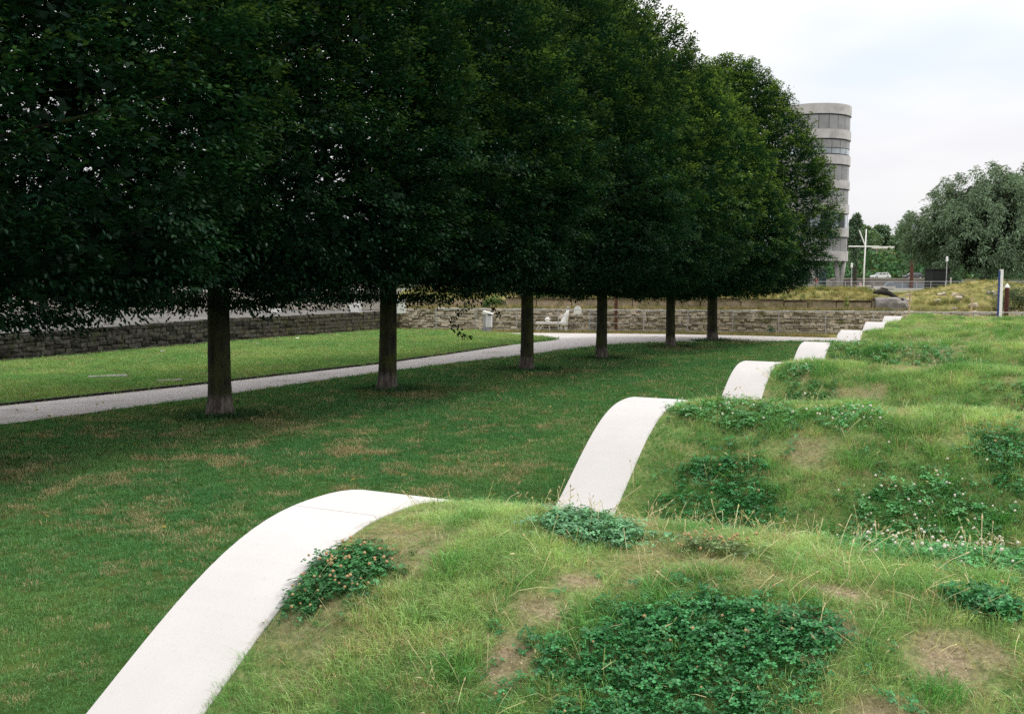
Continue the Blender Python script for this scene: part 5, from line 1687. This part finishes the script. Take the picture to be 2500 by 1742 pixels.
# green embankment behind the cars
g_ = np.random.default_rng(77)
n = 9000
xx = g_.uniform(64, 120, n); v = g_.random(n); yy = 228 + v * 16 + g_.normal(0, .8, n)
zz = 2.6 + v * 6.2 + .9 * fbm(xx * .35, yy * .35, 6) + g_.uniform(-.5, .5, n)
C = np.stack([xx, yy, zz], -1)
D = unit(g_.normal(0, 1, (n, 3))); Nn = unit(g_.normal(0, .6, (n, 3)) + np.array([0, -.5, 1]))
L = g_.uniform(.6, 1.3, n)
tn = np.array([.05, .125, .048])[None] * g_.uniform(.5, 1.5, (n, 1)) + (fbm(xx * .2, zz * .9, 3) > .58)[:, None] * np.array([.03, .04, .01])
tag(link('embankment_shrubbery', leaves_mesh('embankment_shrubbery', C, D, Nn, L, L * .6, tn, M['leaf_far'])), kind='stuff')
mb = MB(); mb.add([(58, 229, 2.7), (150, 229, 2.7), (150, 245, 9.2), (58, 245, 9.2), (58, 300, 9.2), (150, 300, 9.2)], [(0, 1, 2, 3), (3, 2, 5, 4)])
tag(mb.build('embankment', M['bank']), kind='structure')

# ------------------------------------------------------------------ far trees and the willow


def far_tree(name, loc, h, r, n, leaf, tint, label, group, seed, trunk_h=.25, lobes=16, columnar=False):
    r_ = np.random.default_rng(seed)
    root = tag(empty(name, loc), label, 'tree', group)
    parts = [[], [], [], [], []]
    for k in range(lobes):
        f_ = r_.uniform(.22, .95); env = math.sin(min(1, max(.05, (1.02 - f_) * 1.35)) * math.pi / 2) if not columnar else math.sin(math.pi * min(.98, f_ * .9 + .12)) ** .5
        a = r_.uniform(0, 6.283); q = r * env * r_.uniform(.25, .72)
        c = np.array([math.cos(a) * q, math.sin(a) * q, h * f_])
        rr = r * r_.uniform(.28, .46) * (.6 + .4 * env)
        C, D, Nn, L, T_ = cloud_leaves(r_, n // lobes, (rr, rr, rr * (1.6 if columnar else .9)), leaf, np.asarray(tint) * r_.uniform(.75, 1.3), drop=.2, shell=.45)
        for lst, q_ in zip(parts, (C + c, D, Nn, L, T_)): lst.append(q_)
    C, D, Nn, L, T_ = (np.concatenate(q) for q in parts)
    link('crown', leaves_mesh('crown', C, D, Nn, L, L * .6, T_, M['leaf_far']), root)
    b = MB(); b.tube([(0, 0, -.3), (0, 0, h * .3), (0, 0, h * .75)], [.035 * h * .8, .025 * h * .8, .008 * h], 8)
    for k in range(5):
        a = k * 1.3; b.tube([(0, 0, h * (.25 + .07 * k)), (math.cos(a) * r * .55, math.sin(a) * r * .55, h * (.42 + .09 * k))], [.012 * h, .004 * h], 5)
    b.build('trunk', M['bark_far'], root)
    return root


far_tree('poplar_tree', (63.5, 185, 1.0), 15.2, 1.9, 6000, .45, (.12, .19, .115), 'narrow upright poplar right behind the round tower', None, 1, columnar=True)
ft = [(93.5, 268, 10, 10.5, 'first rounded far tree right of the poplar, dark green'), (101, 288, 12, 11.5, 'far tree behind the tip of the white mast'), (108, 294, 12, 12.0, 'far tree rising above the grey pavilion'), (113, 290, 12, 12.8, 'far tree between grey pavilion and willow, tallest of its cluster'), (87, 256, 8, 8.0, 'dark far tree low between tower and mast'), (120, 286, 12, 12.0, 'far tree mostly hidden behind the left side of the willow')]
for i, (xx, yy, r, h, lab) in enumerate(ft):
    far_tree('broadleaf_tree', (xx, yy, 2.8 if yy < 230 else 6), h, r * .55, 4200, .75, [(.10, .17, .085), (.115, .185, .095), (.09, .155, .085)][i % 3], lab, 'far trees beyond the embankment', 40 + i)
# trees far to the left seen only as glints of green under the crowns
far_tree('broadleaf_tree', (-40, 95, 1.5), 9, 5, 3000, .6, (.07, .11, .05), 'far tree behind the yard, green glimpses under the left crowns', 'far trees beyond the embankment', 60)


def willow(loc, h, r, seed, label):
    r_ = np.random.default_rng(seed)
    root = tag(empty('willow_tree', loc), label, 'tree', 'willows on the right')
    P, D, Nn, L, W_, T_ = [], [], [], [], [], []
    nclump = 380
    for k in range(nclump):
        a = r_.uniform(0, 6.283); el = np.arcsin(r_.uniform(-.8, 1.0))
        k0 = r_.uniform(.62, 1.0)
        wob = 1 + .22 * (float(fbm(a * 1.7 + 3, el * 2.3 + 7, seed)) - .5) * 2
        top_ = np.array([math.cos(a) * math.cos(el) * r * k0 * wob, math.sin(a) * math.cos(el) * r * k0 * wob, h * .50 + math.sin(el) * h * .47 * k0 * wob])
        ln = r_.uniform(0.9, 2.4) * (h / 16)
        m = 190
        q = r_.random(m)
        sx = r_.normal(0, .55, m); sy = r_.normal(0, .55, m)
        spread = .45 + .75 * q
        px = top_[0] + sx * spread + math.cos(a) * .8 * q * (1 - q); py = top_[1] + sy * spread + math.sin(a) * .8 * q * (1 - q)
        pz = top_[2] - ln * q ** 1.3 + r_.normal(0, .15, m) - .25 * (sx ** 2 + sy ** 2)
        P.append(np.stack([px, py, np.maximum(pz, .4)], -1))
        D.append(unit(np.stack([np.cos(a) * .5 + r_.normal(0, .5, m), np.sin(a) * .5 + r_.normal(0, .5, m), -.9 + 1.0 * (1 - q)], -1)))
        Nn.append(unit(r_.normal(0, .5, (m, 3)) + np.array([math.cos(a), math.sin(a), .6])))
        l_ = r_.uniform(.28, .60, m); L.append(l_); W_.append(l_ * .26)
        T_.append(np.array([.135, .205, .115])[None] * r_.uniform(.8, 1.2) * r_.uniform(.65, 1.35, (m, 1)))
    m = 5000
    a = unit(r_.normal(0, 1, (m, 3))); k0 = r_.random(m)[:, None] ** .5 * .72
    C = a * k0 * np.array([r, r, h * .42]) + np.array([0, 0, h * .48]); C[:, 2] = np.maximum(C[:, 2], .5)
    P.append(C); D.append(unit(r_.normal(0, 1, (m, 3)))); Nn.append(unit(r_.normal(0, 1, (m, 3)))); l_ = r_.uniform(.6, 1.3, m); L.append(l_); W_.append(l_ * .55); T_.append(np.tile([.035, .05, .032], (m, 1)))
    cat_ = [np.concatenate(q) for q in (P, D, Nn, L, W_, T_)]
    link('crown', leaves_mesh('crown', *cat_, M['leaf_far']), root)
    b = MB(); b.tube([(0, 0, -.4), (.2, 0, 2.5), (.0, .1, h * .45)], [.75, .55, .3], 10)
    for k in range(9):
        an = k * .72; b.tube([(0, 0, 2.2 + .35 * k), (math.cos(an) * r * .35, math.sin(an) * r * .35, h * .5), (math.cos(an) * r * .62, math.sin(an) * r * .62, h * .72)], [.3, .16, .05], 6)
    b.build('trunk', M['bark_far'], root)
    return root


willow((62.0, 131, 1.2), 17.2, 9.9, 3, 'large drooping grey green willow filling the right edge')
willow((101.5, 242, 2.8), 13.2, 7.2, 8, 'smaller willow behind the parked cars, left of the large willow')

print('objects', len(SC.objects))
